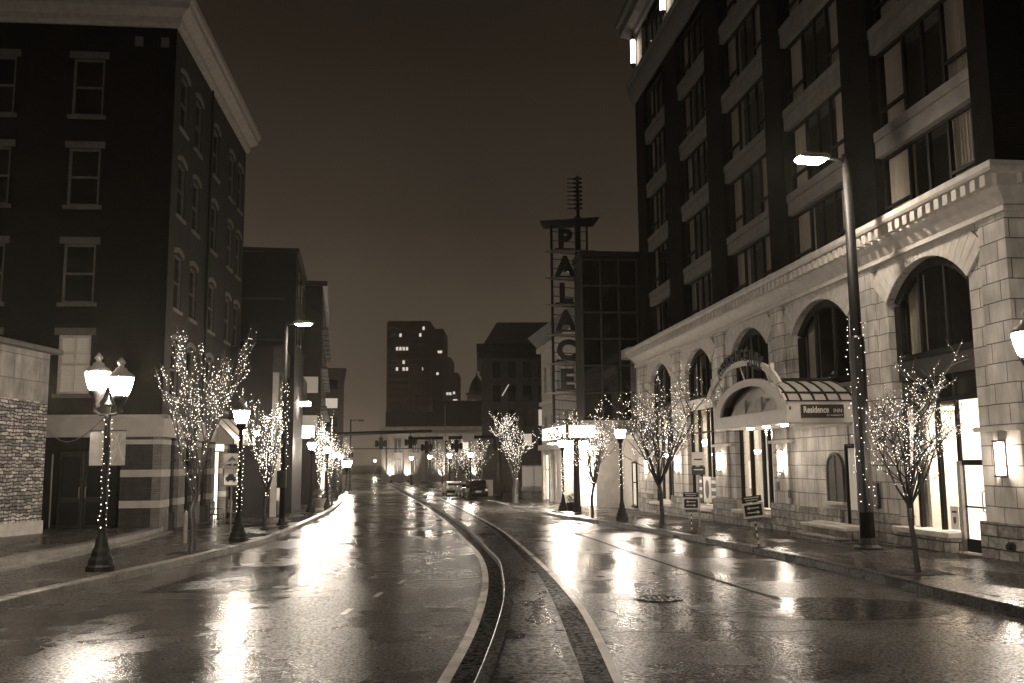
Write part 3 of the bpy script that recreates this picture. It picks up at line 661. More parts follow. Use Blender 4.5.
# sconces on the podium
for k, (s_, z_, lab) in enumerate(((-1.06, 2.0, 'lit tube sconce on the stone pier right of the glazed corner door'), (11.5, 1.98, 'lit tube sconce on the stone pier just right of the curtained entrance'), (18.2, 2.0, 'lit tube sconce on the stone pier just left of the curtained entrance'), (24.6, 1.9, 'lit tube sconce between the two farthest arched windows'), (30.6, 1.75, 'lit tube sconce at the far end of the stone podium'))):
    t = thing('wall_sconce', lab, 'wall lamp', hotel_pt(s_, .12, z_), HR, 'tube sconces on the stone piers')
    if k == 0: t.location = hotel_pt(s_, .12, z_)
    MB().box(-.12, .12, .0, .03, -.42, .42).build('back_plate', 'bronze', t)
    mb = MB(); mb.tube([(-.055, .09, -.36), (-.055, .09, .36)], .045, 10).tube([(.055, .09, -.36), (.055, .09, .36)], .045, 10); mb.build('lamp_tube', 'sconce', t, smooth=False)
    mb = MB(); mb.box(-.13, .13, .03, .16, -.41, -.37); mb.box(-.13, .13, .03, .16, .37, .41); mb.box(-.008, .008, .13, .16, -.37, .37); mb.build('cage', 'bronze', t)
t = thing('pipe_outlet', 'round dark siamese pipe outlet on the rough stone base by the corner door', 'pipe outlet', hotel_pt(-1.25, .17, .08), HR)
MB().tube([(0, 0, 0), (0, .08, 0)], .11, 16).build('body', 'bronze', t); MB().tube([(0, .08, 0), (0, .13, 0)], .07, 16).build('cap', 'black_metal', t)
# ---- entrance canopy: glazed barrel vault on steel ribs, axis square to the wall
cp = thing('entrance_canopy', None, None); cp.parent = hotel
C0, C1, CD, CZ = 5.85, 12.5, 2.2, 3.12
cm = (C0+C1)/2; hw = (C1-C0)/2
def carc(r, t): return (cm+r*hw*sin(t), CZ+.38+r*1.18*cos(t))
mb = MB(); n = 24
for k in range(n):
    t1, t2 = -pi/2+pi*k/n, -pi/2+pi*(k+1)/n
    mb.prism([carc(1, t1), carc(1, t2), carc(.80, t2), carc(.80, t1)], 'y', CD-.06, CD+.02)
mb.box(C0, C1, CD-.06, CD+.02, CZ, CZ+.42); mb.build('arch_front', 'white_paint', cp)
mb = MB()
for sgn in (-1, 0, 1):   # scalloped inner fins
    x = cm+sgn*1.5; mb.prism([(x+.75, CZ+.40), (x-.75, CZ+.40), (x-.72, CZ+.95), (x-.3, CZ+.9), (x+.2, CZ+.74), (x+.5, CZ+.6)], 'y', CD-.3, CD-.22)
mb.build('fin', 'limestone', cp)
mb = MB(); poly = [(C0+.5, CZ+.3)]+[carc(.93, -pi/2+pi*k/16) for k in range(17)]+[(C1-.5, CZ+.3)]; mb.prism(poly, 'y', CD-.62, CD-.58); mb.build('tympanum', 'white_paint', cp)
mb = MB()
for k in range(6):
    y = .05+(CD-.15)*k/5
    mb.tube([(carc(1.0, -pi/2+pi*j/16)[0], y, carc(1.0, -pi/2+pi*j/16)[1]) for j in range(17)], .035, 6)
for t_ in (-1.1, -.55, 0, .55, 1.1): x, z = carc(1.0, t_); mb.tube([(x, 0, z), (x, CD, z)], .03, 6)
mb.build('rib', 'bronze', cp)
mb = MB()
for k in range(16):
    a_, b_ = carc(.985, -pi/2+pi*k/16), carc(.985, -pi/2+pi*(k+1)/16); mb.quad((a_[0], 0, a_[1]), (b_[0], 0, b_[1]), (b_[0], CD-.08, b_[1]), (a_[0], CD-.08, a_[1]))
mb.build('roof_panel', 'curtain', cp, fix=False)
for x0, x1 in ((C0, C0+.06), (C1-.06, C1)): MB().box(x0, x1, .02, CD-.062, CZ, CZ+.62).build('fascia', 'white_paint', cp)
MB().box(C0-.03, C0+.08, 0, CD, CZ+.625, CZ+.66).build('gutter', 'bronze', cp)
mb = MB(); mb.box(C0+.08, C1-.08, .1, CD-.1, CZ+.02, CZ+.07); mb.build('soffit', 'limestone', cp)
for k, x in enumerate((7.9, 9.4, 10.9)):
    o = MB().lathe([(.05, -.04), (.1, -.035), (.12, .02)], 12, (x, CD-.75, CZ)).build('downlight', 'soffit_light', cp)
# sign arch above the canopy
mb = MB(); n = 22; Rr = 1.12
for k in range(n):
    t1, t2 = -1.25+2.5*k/n, -1.25+2.5*(k+1)/n
    def q(r, t): return (cm+.1+r*(hw+.1)*sin(t), CZ+.75+r*1.35*cos(t))
    mb.prism([q(1.06, t1), q(1.06, t2), q(.93, t2), q(.93, t1)], 'y', CD+.12, CD+.2)
t = thing('arched_sign', 'arched steel band above the canopy carrying dark standing letters RESIDENCE INN', 'sign', hotel_pt(0, 0, 0), HR)
mb.build('band', 'white_paint', t)
for t_ in (-1.22, 1.22, -.75, .75, 0): x, z = q(.95, t_); MB().tube([(x, CD+.14, z), (x, CD-.03, z-.55)], .03, 6).build('strut', 'limestone', t)
for t_ in (-.95, 0.95): x, z = q(1.0, t_); MB().box(x-.07, x+.07, CD+.1, CD+.22, z-.25, z+.3).build('post', 'limestone', t)
lettering('RESIDENCE INN', .52, 'sign_black', t, (cm+.1, CD+.17, CZ+2.2), pi, .04, bend=4.4, space=1.12, bold=.02)
lettering('BY MARRIOTT', .2, 'sign_black', t, (cm-1.4, CD+.215, CZ+1.79), 0, .01, rot=(0, rad(14), pi))
# black fascia sign on the side of the canopy (faces the camera: local -x)
t = thing('fascia_sign', 'black sign reading Residence INN on the pale side of the canopy', 'sign', hotel_pt(C0-.005, 1.12, CZ+.33), HR)
MB().box(-.05, 0, -.66, .66, -.2, .2).build('panel', 'sign_black', t, bevel=.008)
lettering('Residence', .27, 'sign_white', t, (-.053, .60, -.045), -pi/2, .004, sx_=.72, align='LEFT', bold=.006)
lettering('INN', .17, 'sign_white', t, (-.053, -.33, -.045), -pi/2, .004, sx_=.9, align='LEFT')
lettering('BY MARRIOTT', .08, 'sign_white', t, (-.053, -.12, -.155), -pi/2, .004, align='LEFT')
# small projecting sign behind the tall pole
t = thing('blade_sign', 'small black plaque with white lettering NORTH half hidden behind the tall black pole', 'sign', hotel_pt(5.05, .21, 1.0), HR+pi/2)
MB().box(-.04, .04, -.56, .56, -.36, .36).build('panel', 'sign_black', t, bevel=.01); lettering('NORTH', .26, 'sign_white', t, (-.043, -.02, -.02), -pi/2, .004); MB().box(-.046, -.041, -.45, .42, -.16, -.12).build('rule', 'sign_white', t)
# wall plates
for k, (s_, z_) in enumerate(((10.9, .85), (11.9, 1.1))):
    tag(MB().box(-.09, .09, .12, .16, -.14, .14).build('wall_box', 'stone_dim'), ('small grey meter box low on the pier right of the curtained entrance', 'small grey intercom plate on the pier beside the curtained entrance')[k], 'wall box'); o = bpy.data.objects['wall_box' if k == 0 else 'wall_box.001']; o.location = hotel_pt(s_, 0, z_); o.rotation_euler = (0, 0, HR)
# ================================================================ four-storey brick building (left)
LR = rad(180+5.8)   # local x runs left along the front, local y faces ... front normal = +y
LB = thing('brick_building', 'four-storey dark brick corner building with pale cornice on the left', 'building', (-13.94, 37, 0), LR)
# local x: along the front (to the left), local +y: towards the camera, side wall along local -y at x=0
def wall_holes(mb, axis, u0, u1, z0, z1, holes, t=.3, pos=0, mi=0):
    """rectangular wall in the xz plane (axis x, y=pos) or yz plane (axis y, x=pos) with rectangular holes; reveals go inward by t"""
    us = sorted({u0, u1, *[h[0] for h in holes], *[h[1] for h in holes]}); zs = sorted({z0, z1, *[h[2] for h in holes], *[h[3] for h in holes]})
    P = (lambda u, d, z: (u, pos+d, z)) if axis == 'x' else (lambda u, d, z: (pos+d, u, z))
    for a, b in zip(us[:-1], us[1:]):
        for c, d in zip(zs[:-1], zs[1:]):
            if any(h[0] <= (a+b)/2 <= h[1] and h[2] <= (c+d)/2 <= h[3] for h in holes): continue
            mb.quad(P(a, 0, c), P(b, 0, c), P(b, 0, d), P(a, 0, d), mi)
    for a, b, c, d in holes:
        mb.quad(P(a, 0, c), P(b, 0, c), P(b, t, c), P(a, t, c), mi); mb.quad(P(a, 0, d), P(b, 0, d), P(b, t, d), P(a, t, d), mi)
        mb.quad(P(a, 0, c), P(a, 0, d), P(a, t, d), P(a, t, c), mi); mb.quad(P(b, 0, c), P(b, 0, d), P(b, t, d), P(b, t, c), mi)
ROWS = [(4.85, 7.2), (8.5, 10.9), (12.5, 14.9), (16.3, 18.75)]
FH = [(x-.62, x+.62, a, b) for x in (3.45, 6.95, 10.45) for a, b in ROWS]
mb = MB(); wall_holes(mb, 'x', 0, 13, 3.95, 20.4, FH, -.25)
mb.quad((0, 0, 3.95), (0, 0, 20.4), (13, 0, 20.4), (13, 0, 3.95)) if False else None
mb.build('front_wall', 'brick_black', LB)
SC = (1.65, 4.3, 8.1, 12.0, 14.35)
SH = [(-s-.62, -s+.62, a, b-.1) for s in SC for a, b in ROWS]
mb = MB(); wall_holes(mb, 'y', -15.85, 0, 3.95, 20.4, SH, .25); mb.build('side_wall', 'brick', LB)
MB().box(0.5, 13, -15.85, -15.8, -1.5, 20.4).box(12.98, 13, -15.8, 0, -1.5, 20.4).box(0, 13, -15.85, 0, 20.4, 20.5).build('rear_wall', 'brick_black', LB)
def sash(parent, x0, x1, z0, z1, axis, pos, lit=None, inward=-1, light=True):
    P = (lambda u, d, z: (u, pos+d*inward, z)) if axis == 'x' else (lambda u, d, z: (pos-d*inward, u, z))
    wf = thing('window', None, None); wf.parent = parent
    mb = MB(); fw = .09
    def bx(u0, u1, d0, d1, za, zb): 
        p, q = P(u0, d0, za), P(u1, d1, zb); mb.box(p[0], q[0], p[1], q[1], za, zb)
    bx(x0, x0+fw, .05, .17, z0, z1); bx(x1-fw, x1, .05, .17, z0, z1); bx(x0, x1, .052, .168, z1-fw, z1); bx(x0, x1, .052, .168, z0, z0+fw)
    zm = (z0+z1)/2; bx(x0, x1, .06, .15, zm-.04, zm+.04); xm = (x0+x1)/2; bx(xm-.02, xm+.02, .09, .13, z0, z1) if lit else None
    bx(x0, x1, .09, .13, zm+(z1-zm)*.38, zm+(z1-zm)*.38+.03) if lit else None
    mb.build('window_frame', 'frame_light' if light else 'stone_dim', wf)  # frames of unlit windows are coloured darker to stand for shade
    p = [P(x0, .14, z0), P(x1, .14, z0), P(x1, .14, z1), P(x0, .14, z1)]
    MB().quad(*p).build('pane', 'glass' if lit else 'glass_dark', wf)
    if lit:
        mb = MB(); n = 22
        for k in range(n):
            za = z0+(z1-z0)*k/n; zb = z0+(z1-z0)*(k+.97)/n; mb.quad(P(x0, .21, za), P(x1, .21, za), P(x1, .215, zb), P(x0, .215, zb))
        mb.build('blind', lit, wf)
    return wf
for i, x in enumerate((3.45, 6.95, 10.45)):
    for j, (a, b) in enumerate(ROWS):
        w = sash(LB, x-.62, x+.62, a, b, 'x', 0, 'blind' if (i == 0 and j == 0) else None, light=(i == 0 and j == 0))
        MB().box(x-.78, x+.78, -.1, .07, b, b+.28).build('lintel', 'stone_dim', w); MB().box(x-.75, x+.75, -.1, .10, a-.16, a).build('sill', 'stone_dim', w)
for s_ in SC:
    for j, (a, b) in enumerate(ROWS):
        w = sash(LB, -s_-.62, -s_+.62, a, b-.1, 'y', 0, None, light=False)
        mb = MB(); n = 8
        for k in range(n):
            f = lambda q: (-s_-.78+1.56*q, b-.1+.16*sin(pi*q)); p, q = f(k/n), f((k+1)/n)
            mb.prism([(p[0], p[1]), (q[0], q[1]), (q[0], q[1]+.20), (p[0], p[1]+.20)], 'x', -.05, .02)
        mb.build('hood', 'limestone_dark', w); MB().box(-.08, .1, -s_-.74, -s_+.74, a-.13, a).build('sill', 'limestone_dark', w)
prof = [(0, 20.2), (.12, 20.2), (.2, 20.35), (.22, 20.6), (.45, 20.75), (.6, 20.85), (.62, 21.1), (.72, 21.2), (.74, 21.45), (0, 21.5)]
def lcorn(prof, name, mat, xa, xb):
    mb = MB(); n = len(prof)
    rows = [[(xb, p[0], p[1]) for p in prof], [(-p[0], p[0], p[1]) for p in prof], [(-p[0], -15.85-p[0]*.8, p[1]) for p in prof], [(3, -15.85-p[0]*.8, p[1]) for p in prof]]
    vs = sum(rows, []); mb.add(vs, [(r*n+k, r*n+k+1, (r+1)*n+k+1, (r+1)*n+k) for r in range(3) for k in range(n-1)]); return mb.build(name, mat, LB)
lcorn(prof, 'roof_cornice', 'limestone', 0, 13)
mb = MB()
for x in (.45, 1.5): mb.box(x-.16, x+.16, 0, .1, 19.35, 19.75)
mb.build('wall_block', 'stone_dim', LB)
mb = MB(); mb.tube([(-.08, -6.6, 4.0), (-.08, -6.6, 20.2)], .05, 8); mb.build('drainpipe', 'black_metal', LB)
# ground floor: stone fascia, brick piers with pale bands, recessed black doors
MB().box(0, 13, -.3, .16, 3.15, 3.95).box(-.16, 0, -15.85, .16, 3.15, 3.95).box(-.22, 13, -.3, .22, 3.9, 4.02).box(-.22, 0, -15.85, .22, 3.9, 4.02).build('stone_fascia', 'cream', LB)
def banded(x0, x1, y0, y1, zt=3.15, mat='brick_light'):
    p = MB().box(x0, x1, y0, y1, -1.3, zt).build('pier', mat, LB)
    for a, b in ((2.86, 3.04), (1.58, 1.86), (.38, .66)): MB().box(x0-.012, x1+.012, y0-.012, y1+.012, a, b).build('band', 'cream', p)
banded(0, 1.45, -.6, .1, mat='brick'); banded(-.1, .25, -1.2, .13); banded(-.1, .4, -3.7, -2.6)
for s_ in (6.2, 9.2, 12.9, 15.4): banded(-.1, .4, -s_-.45, -s_+.35)
MB().box(.5, 13, -.9, -.8, -1.3, 3.15).build('recess_wall', 'brick_black', LB)
for x in (1.75, 9.5): MB().box(x-.15, x+.15, -.8, .0, -1.3, 3.15).build('recess_pier', 'brick_black', LB)
for k, x in enumerate((2.6, 3.6)):
    d = MB().box(x-.48, x+.48, -.80, -.72, -.6, 2.6).build('door', 'bronze', LB, bevel=.02)
    mb = MB(); mb.box(x-.36, x+.36, -.715, -.70, -.3, .6); mb.box(x-.36, x+.36, -.715, -.70, .8, 2.4); mb.build('door_panel', 'frame_dark', d)
    MB().tube([(x+(.38 if k == 0 else -.38), -.68, .75), (x+(.38 if k == 0 else -.38), -.6, .8), (x+(.38 if k == 0 else -.38), -.6, 1.15), (x+(.38 if k == 0 else -.38), -.68, 1.2)], .018, 6).build('handle', 'galvanised', d)
MB().tube([(4.3, -.65, -.5), (4.3, -.65, 2.5)], .03, 8).build('door_post', 'galvanised', LB)
# side ground floor: dark glazed shopfronts, lit doorway canopy light
for s0, s1 in ((1.2, 2.6), (3.7, 5.8), (6.7, 8.8), (13.4, 15.0)):
    w = MB().box(.1, .14, -s1, -s0, -1.2, 3.15).build('shop_window', 'glass_dark', LB)
    mb = MB(); mb.box(.0, .12, -s1, -s0, -1.2, .1); mb.box(.02, .1, -(s0+s1)/2-.04, -(s0+s1)/2+.04, .1, 3.15); mb.box(.02, .1, -s1, -s0, 2.2, 2.28); mb.build('shop_frame', 'frame_dark', w)
t = thing('lit_fanlight', None, None); t.parent = LB
MB().box(.02, .06, -12.3, -9.7, 2.75, 3.1).box(.3, .34, -12.3, -9.7, -1.2, 2.7).build('pane', 'shop_lit', t)
t.name = 'shop_window'
t = thing('entrance_awning', 'small sloping lit awning over the side door of the brick building', 'awning', (-14.95, 48.4, 3.05), rad(90-5.8))
mb = MB(); mb.quad((-1.6, 0, 1.35), (1.6, 0, 1.35), (1.6, -1.15, .25), (-1.6, -1.15, .25)); mb.quad((-1.6, -1.15, 0), (1.6, -1.15, 0), (1.6, -1.15, .25), (-1.6, -1.15, .25))
mb.add([(-1.6, 0, 1.35), (-1.6, -1.15, .25), (-1.6, -1.15, 0), (-1.6, 0, 0)], [(0, 1, 2, 3)]); mb.add([(1.6, 0, 1.35), (1.6, -1.15, .25), (1.6, -1.15, 0), (1.6, 0, 0)], [(0, 1, 2, 3)])
mb.build('fabric', 'curtain', t)
mb = MB()
for x in (-1.6, -.5, .5, 1.6): mb.tube([(x, 0, 1.36), (x, -1.16, .26), (x, -1.16, 0)], .025, 6)
mb.build('frame', 'black_metal', t)
for x in (-1.0, 1.0): MB().lathe([(.02, .22), (.12, .16), (.16, 0), (.10, -.06)], 12, (x, -1.35, .55)).build('lamp', 'floodlight' if x < 0 else 'sconce', t)
# stone clad wall at the far left
SW = thing('stone_wall', 'rough stacked stone wall with smooth stone panels and capstone at the left edge', 'wall', (-16.3, 32.6, 0), rad(90-3.5))
MB().box(-3.6, 0, 0, 6, -1.2, 4.25).build('stone_cladding', 'stacked', SW); MB().box(-3.6, 0, 0, 6, 4.25, 5.95).build('panel', 'panels', SW)
MB().box(-3.65, .05, -.06, 6, -1.2, .18).build('plinth', 'limestone', SW, bevel=.03); MB().box(-3.85, .3, -.32, 6, 5.95, 6.12).build('capstone', 'stone_dim', SW, bevel=.03)
# ================================================================ more buildings, left side
def block(name, label, x0, x1, y0, y1, z1, mat, loc, rz=0, cat='building'):
    t = thing(name, label, cat, loc, rz); MB().box(x0, x1, y0, y1, -2, z1).build('wall', mat, t); return t
st = thing('storefront_building', 'low dark building with lit glass shopfront beyond the brick building', 'building', (-12.8, 50.5, 0), rad(9.5))
MB().box(-3.6, -.25, 0, 25, -2, 8.4).build('wall', 'dark_wall', st)
MB().box(-.25, .35, -.05, 25.1, 7.0, 8.45).build('cornice', 'bronze', st)
for k in range(8):
    y = .3+k*3.3; MB().box(-.24, .05, y-.32, y+.32, -2, 7.0).build('pilaster', 'cream', st)
    if k < 7:
        w = MB().box(-.22, -.2, y+.32, y+2.98, .0, 2.6).build('shop_window', 'shop_lit' if k in (0, 1, 2, 3) else 'curtain_glow', st)
        MB().box(-.2, -.1, y+.32, y+2.98, 2.6, 3.4).box(-.2, -.12, y+1.6, y+1.68, -.6, 2.6).box(-.2, -.12, y+.32, y+2.98, -2, 0.0).build('shop_frame', 'frame_dark', w)
        w = MB().box(-.22, -.2, y+.32, y+2.98, 3.5, 6.9).build('upper_window', 'glass_dark', st)
        MB().box(-.2, -.14, y+1.6, y+1.68, 3.5, 6.9).box(-.2, -.14, y+.32, y+2.98, 5.1, 5.2).build('window_frame', 'frame_light', w)
for k, (y, z) in enumerate(((9.6, 5.9), (15.5, 4.3))):
    t = thing('projecting_sign', ('slim lit blade sign high on the low shopfront building', 'white lit box sign over the shopfront near the black pole')[k], 'sign', (-12.8+cos(rad(9.5))*.7-sin(rad(9.5))*y, 50.5+y, z), rad(9.5))
    MB().box(-.62, .62, -.09, .09, -.14 if k == 0 else -.42, .14 if k == 0 else .42).build('panel', 'neon' if k else 'sconce', t, bevel=.02); MB().box(-.9, -.62, -.02, .02, -.02, .02).box(-.64, .64, -.1, .1, .43 if k else .15, .47 if k else .18).build('bracket', 'bronze', t)
b2 = thing('corner_building', 'tall black flat-roofed building rising behind the low shopfront', 'building', (-12.95, 55, 0), rad(9.5))
MB().box(-12, 0, 0, 9.6, -2, 14.7).build('wall', 'dark_wall', b2); MB().box(-12.1, .15, -.12, 9.7, 14.7, 14.95).build('parapet', 'bronze', b2)
for k in range(3):
    for z in (9.4, 12.2): w = MB().box(0, .04, 1.2+k*3, 2.6+k*3, z, z+1.7).build('window', 'glass_dark', b2); MB().box(0.02, .1, 1.1+k*3, 2.7+k*3, z-.15, z).build('sill', 'mid_wall', w)
for z in (9.3, 11.8): MB().box(-9, -.6, -.16, 0, z, z+.12).build('wall_ledge', 'mid_wall', b2)
b3 = thing('office_building', 'dark office block with balconied street front further down the left', 'building', (-15.4, 74.5, 0), rad(10.5))
MB().box(-10, 0, 0, 26, -2, 16.6).build('wall', 'dark_wall', b3); MB().box(-10.1, .4, -.2, 26.2, 16.4, 16.8).build('parapet', 'bronze', b3)
for k in range(4):
    for j in range(7):
        w = MB().box(0, .05, .8+j*3.6, 3.4+j*3.6, 3.6+k*3.2, 5.6+k*3.2).build('window', 'curtain_glow' if (k, j) in ((0, 0), (0, 2)) else 'glass_far', b3); MB().box(0, .5, .6+j*3.6, 3.6+j*3.6, 3.3+k*3.2, 3.5+k*3.2).build('sill', 'mid_wall', w)
for j in range(7): MB().box(0, .03, .8+j*3.6, 3.4+j*3.6, -.9, 2.0).build('shop_window', 'shop_lit' if j % 3 != 1 else 'curtain_glow', b3)
for z in (4.6, 7.7): MB().box(-2.3, -.2, -.06, 0, z, z+1.3).build('window', 'curtain_glow', b3)
b4 = thing('far_block', 'grey mid-rise block far down the left side of the street', 'building', (-24.5, 135, 0), rad(11))
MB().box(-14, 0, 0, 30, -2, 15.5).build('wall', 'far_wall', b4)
r_ = random.Random(3)
for k in range(5):
    for j in range(4): MB().box(-12.5+j*3.2, -10.5+j*3.2, -.05, 0, 2+k*2.7, 3.4+k*2.7).build('window', 'far_window_dim' if r_.random() < .3 else 'glass_far', b4)
MB().box(-14.3, .3, -.3, 30.2, 15.4, 15.9).build('parapet', 'mid_wall', b4)
b5 = thing('far_storefronts', 'long low row of lit shopfronts near the vanishing point on the left', 'building', (-32, 172, 0), rad(13))
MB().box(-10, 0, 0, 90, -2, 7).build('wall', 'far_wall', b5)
for j in range(14): MB().box(0, .1, 1+j*6, 5+j*6, -.8, 2.2).build('shop_window', 'shop_lit' if j % 2 == 0 else 'far_window', b5)
# ================================================================ far middle
tw = thing('office_tower', 'stepped office tower rising grey through the mist with a few lit windows', 'building', (0, 1008, -2.8))
tw.scale = (2.4, 2.4, 2.4)
for x0, x1, y0, z1 in ((-57, -36.9, 0, 66.2), (-36.9, -31.4, 2, 63.3), (-31.4, -28.2, 4, 50.4), (-28.2, -25, 6, 43.5), (-53, -40, -6, 12)):
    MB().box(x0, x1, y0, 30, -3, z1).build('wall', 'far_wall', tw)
for x in (-46.2, -40.4): MB().box(x, x+.9, -.8, 0, 0, 46).build('fin', 'dark_wall', tw)
r_ = random.Random(5)
lit = {(2, 12), (3, 12), (4, 12), (5, 12), (2, 9), (4, 9), (5, 9), (3, 14), (9, 14), (10, 15), (4, 10), (10, 9), (2, 2)}
for k in range(16):
    for j in range(13):
        if 5 < j < 8 and k < 10: continue
        st_ = 'far_window' if (j, k) in lit else 'glass_far'
        if j > 10 and k > 12: continue
        MB().box(-55.8+j*1.5, -54.8+j*1.5, -.05, 0, 16+k*3.1, 17.6+k*3.1).build('window', st_, tw)
for x, z in ((-34, 52), (-33, 52), (-30.2, 33), (-29, 33), (-27.3, 33.5), (-27.2, 30), (-26.3, 30), (-34.6, 42)):
    MB().box(x, x+1, (2 if x < -31.4 else 4 if x < -28.2 else 6)-.06, 6, z, z+1.2).build('window', 'far_window', tw)
MB().box(-56.5, -37.5, .5, 29, 66.2, 66.8).build('parapet', 'mid_wall', tw)
# long low arcade closing the street
ar = thing('arcade_building', 'pale two-storey building with uplit pilasters closing the view behind the traffic lights', 'building', (-6.5, 168, 0), rad(4))
MB().box(-17, 8, 0, 14, -2, 8.0).build('wall', 'stucco', ar); MB().box(-17.3, 8.3, -.8, 14, 8.0, 8.6).box(-17, 8, -.5, 14, 7.2, 7.5).build('cornice', 'cream', ar)
MB().box(-16.5, 8, 3, 14, 8.6, 11.4).build('roof', 'roof_dark', ar); MB().box(-8, 8, 5, 16, 11.4, 13.6).build('roof', 'roof_dark', ar)
for k in range(8):
    x = -15.6+k*3.0; MB().box(x-.35, x+.35, -.35, 0, -1.2, 7.2).build('pilaster', 'cream', ar)
    for z, h_ in ((.2, 2.6), (4.0, 2.4)):
        w = MB().box(x+.9, x+2.1, -.05, 0, z, z+h_).build('window', 'far_window' if (k in (4,) and z > 3) else 'glass_far', ar); MB().box(x+1.45, x+1.55, -.1, -.05, z, z+h_).box(x+.8, x+2.2, -.14, 0, z-.15, z).build('window_frame', 'cream', w)
# uplights at the arcade
for k, x in enumerate((-15.1, -12.1, -6.1, -.1)):
    t = thing('uplight', ('leftmost', 'second', 'third', 'rightmost')[k]+' of the small ground floodlights lighting the pale far building', 'floodlight', (-6.5+x*cos(rad(4))+1.6*sin(rad(4)), 168+x*sin(rad(4))-1.6, g(166)), rad(4), 'uplights along the pale far building')
    MB().box(-.2, .2, -.1, .15, .1, .4).box(-.03, .03, -.03, .03, 0, .1).build('housing', 'black_metal', t)
    L = bpy.data.lights.new('uplight_lamp', 'SPOT'); L.energy = 1500; L.color = WARM; L.spot_size = rad(70); L.spot_blend = .6; L.shadow_soft_size = .15
    lo = bpy.data.objects.new('uplight_lamp', L); COL.objects.link(lo); lo.parent = t; lo.location = (0, .1, .5); lo.rotation_euler = (rad(180-28), 0, 0)
# clock cupola
cu = thing('cupola_tower', 'small domed stone cupola seen between the tower and the dark building', 'building', (-9.3, 232, 0))
MB().box(-2.4, 2.2, 0, 4, -2, 13).build('wall', 'mid_wall', cu); MB().box(-2.0, 1.8, .2, 3.8, 13, 19).build('belfry', 'stucco', cu)
MB().box(-2.6, 2.4, -.3, 4.3, 12.8, 13.6).box(-2.3, 2.1, -.1, 4.1, 19, 19.5).build('cornice', 'stone_dim', cu)
MB().lathe([(2.0, 0), (1.95, .9), (1.6, 2.2), (1.0, 3.4), (.35, 4.2), (.1, 5.0), (.02, 6)], 12, (.3, 2, 19.5)).build('dome', 'roof_dark', cu, smooth=True)
MB().box(-.9, -.1, -.02, .2, 14.2, 17.6).build('window', 'far_window_dim', cu)
# dark corner building right of centre
dk = thing('mansard_building', 'dark stone corner building with heavy cornice behind the light-wrapped tree', 'building', (-3.4, 104, 0), rad(2))
MB().box(0, 16, 0, 22, -2, 14.6).build('wall', 'mid_wall', dk); MB().box(-.6, 16, -.6, 22, 14.4, 15.3).box(-.3, 16, -.3, 22, 13.7, 14.4).build('cornice', 'dark_wall', dk)
mb = MB(); mb.prism([(.1, 15.3), (16, 15.3), (16, 17.9), (1.7, 17.9)], 'y', .8, 20); mb.build('mansard_roof', 'far_wall', dk)
for k in range(4):
    for j in range(5): w = MB().box(1.2+j*1.7, 2.1+j*1.7, -.04, 0, 3.4+k*2.7, 5.2+k*2.7).build('window', 'far_window_dim' if (j, k) in ((3, 1), (2, 0)) else 'glass_dark', dk); MB().box(1.1+j*1.7, 2.2+j*1.7, -.12, 0, 3.25+k*2.7, 3.4+k*2.7).build('sill', 'mid_wall', w)
for k in range(4):
    for j in range(6): MB().box(-.04, 0, 1.5+j*3.4, 2.8+j*3.4, 3.4+k*2.7, 5.3+k*2.7).build('window', 'glass_dark', dk)
w = MB().box(4.4, 7.0, -.05, 0, -.6, 1.6).build('shop_window', 'curtain_glow', dk); MB().box(4.3, 7.1, -.12, -.02, 1.6, 1.75).box(5.65, 5.75, -.12, -.05, -.6, 1.6).box(4.3, 7.1, -.14, 0, -2, -.6).build('shop_frame', 'cream', w)
t = thing('fabric_awning', 'dark sloping fabric awning on the ground floor of the dark corner building', 'awning', (.2, 103.7, 0), rad(2))
mb = MB(); mb.prism([(0, 3.9), (0, 2.0), (-2.2, 2.0), (-2.2, 2.2)], 'x', -.6, 4.2); mb.build('fabric', 'canvas', t)
t = thing('tall_wall_sign', 'slim lit slanted sign fixed high on the dark corner building', 'sign', (-2.2+1.3, 102.8, 9.9), rad(0))
mb = MB(); mb.prism([(-.30, -.5), (-.2, -.55), (.55, .7), (.45, .75)], 'y', -.1, .1); mb.build('tube', 'far_window_dim', t); MB().tube([(0, .1, 0), (0, 1.2, 0)], .04, 6).build('bracket', 'bronze', t)
# ================================================================ theatre with marquee and lettered tower
th = thing('theatre_building', 'cream plastered old theatre with black overhanging roof behind the lit marquee', 'building', (2.42, 77, 0), rad(-90+9.3))
# local x runs back towards the camera along the street face, local y away from the street (right)
TH = [(x-.45, x+.45, z, z+2.1) for x in (1.6, 4.2, 6.8, 9.4, 12.0, 14.6) for z in (5.5-1.9, 7.6)]
mb = MB(); wall_holes(mb, 'x', 0, 17.5, 3.2, 11.3, TH, .25); mb.build('wall', 'cream', th)
MB().box(-.02, 0, 0, 12, -2, 11.3).box(0, 17.5, 11.9, 12, -2, 11.3).box(17.48, 17.5, .02, 12, -2, 11.3).build('wall', 'cream', th)
for x0, x1, z0, z1 in TH: MB().box(x0, x1, .2, .24, z0, z1).build('window', 'glass_dark', th)
MB().box(-.35, 17.8, -.35, 0, 11.0, 11.4).box(-.2, 17.6, -.2, 0, 6.6, 6.9).box(-.3, 17.6, -.3, 0, 3.0, 3.4).build('cornice', 'limestone', th)
mb = MB(); mb.prism([(-1.0, 12.4), (0, 11.4), (6, 11.4), (6, 13.6), (2.0, 13.6)], 'x', -.9, 18.5); mb.build('roof', 'roof_dark', th)
for x in (.5, 3.2, 5.6, 8.4, 11.2, 14): MB().box(x-.3, x+.3, -.12, .3, -2, 3.0).build('pilaster', 'cream', th)
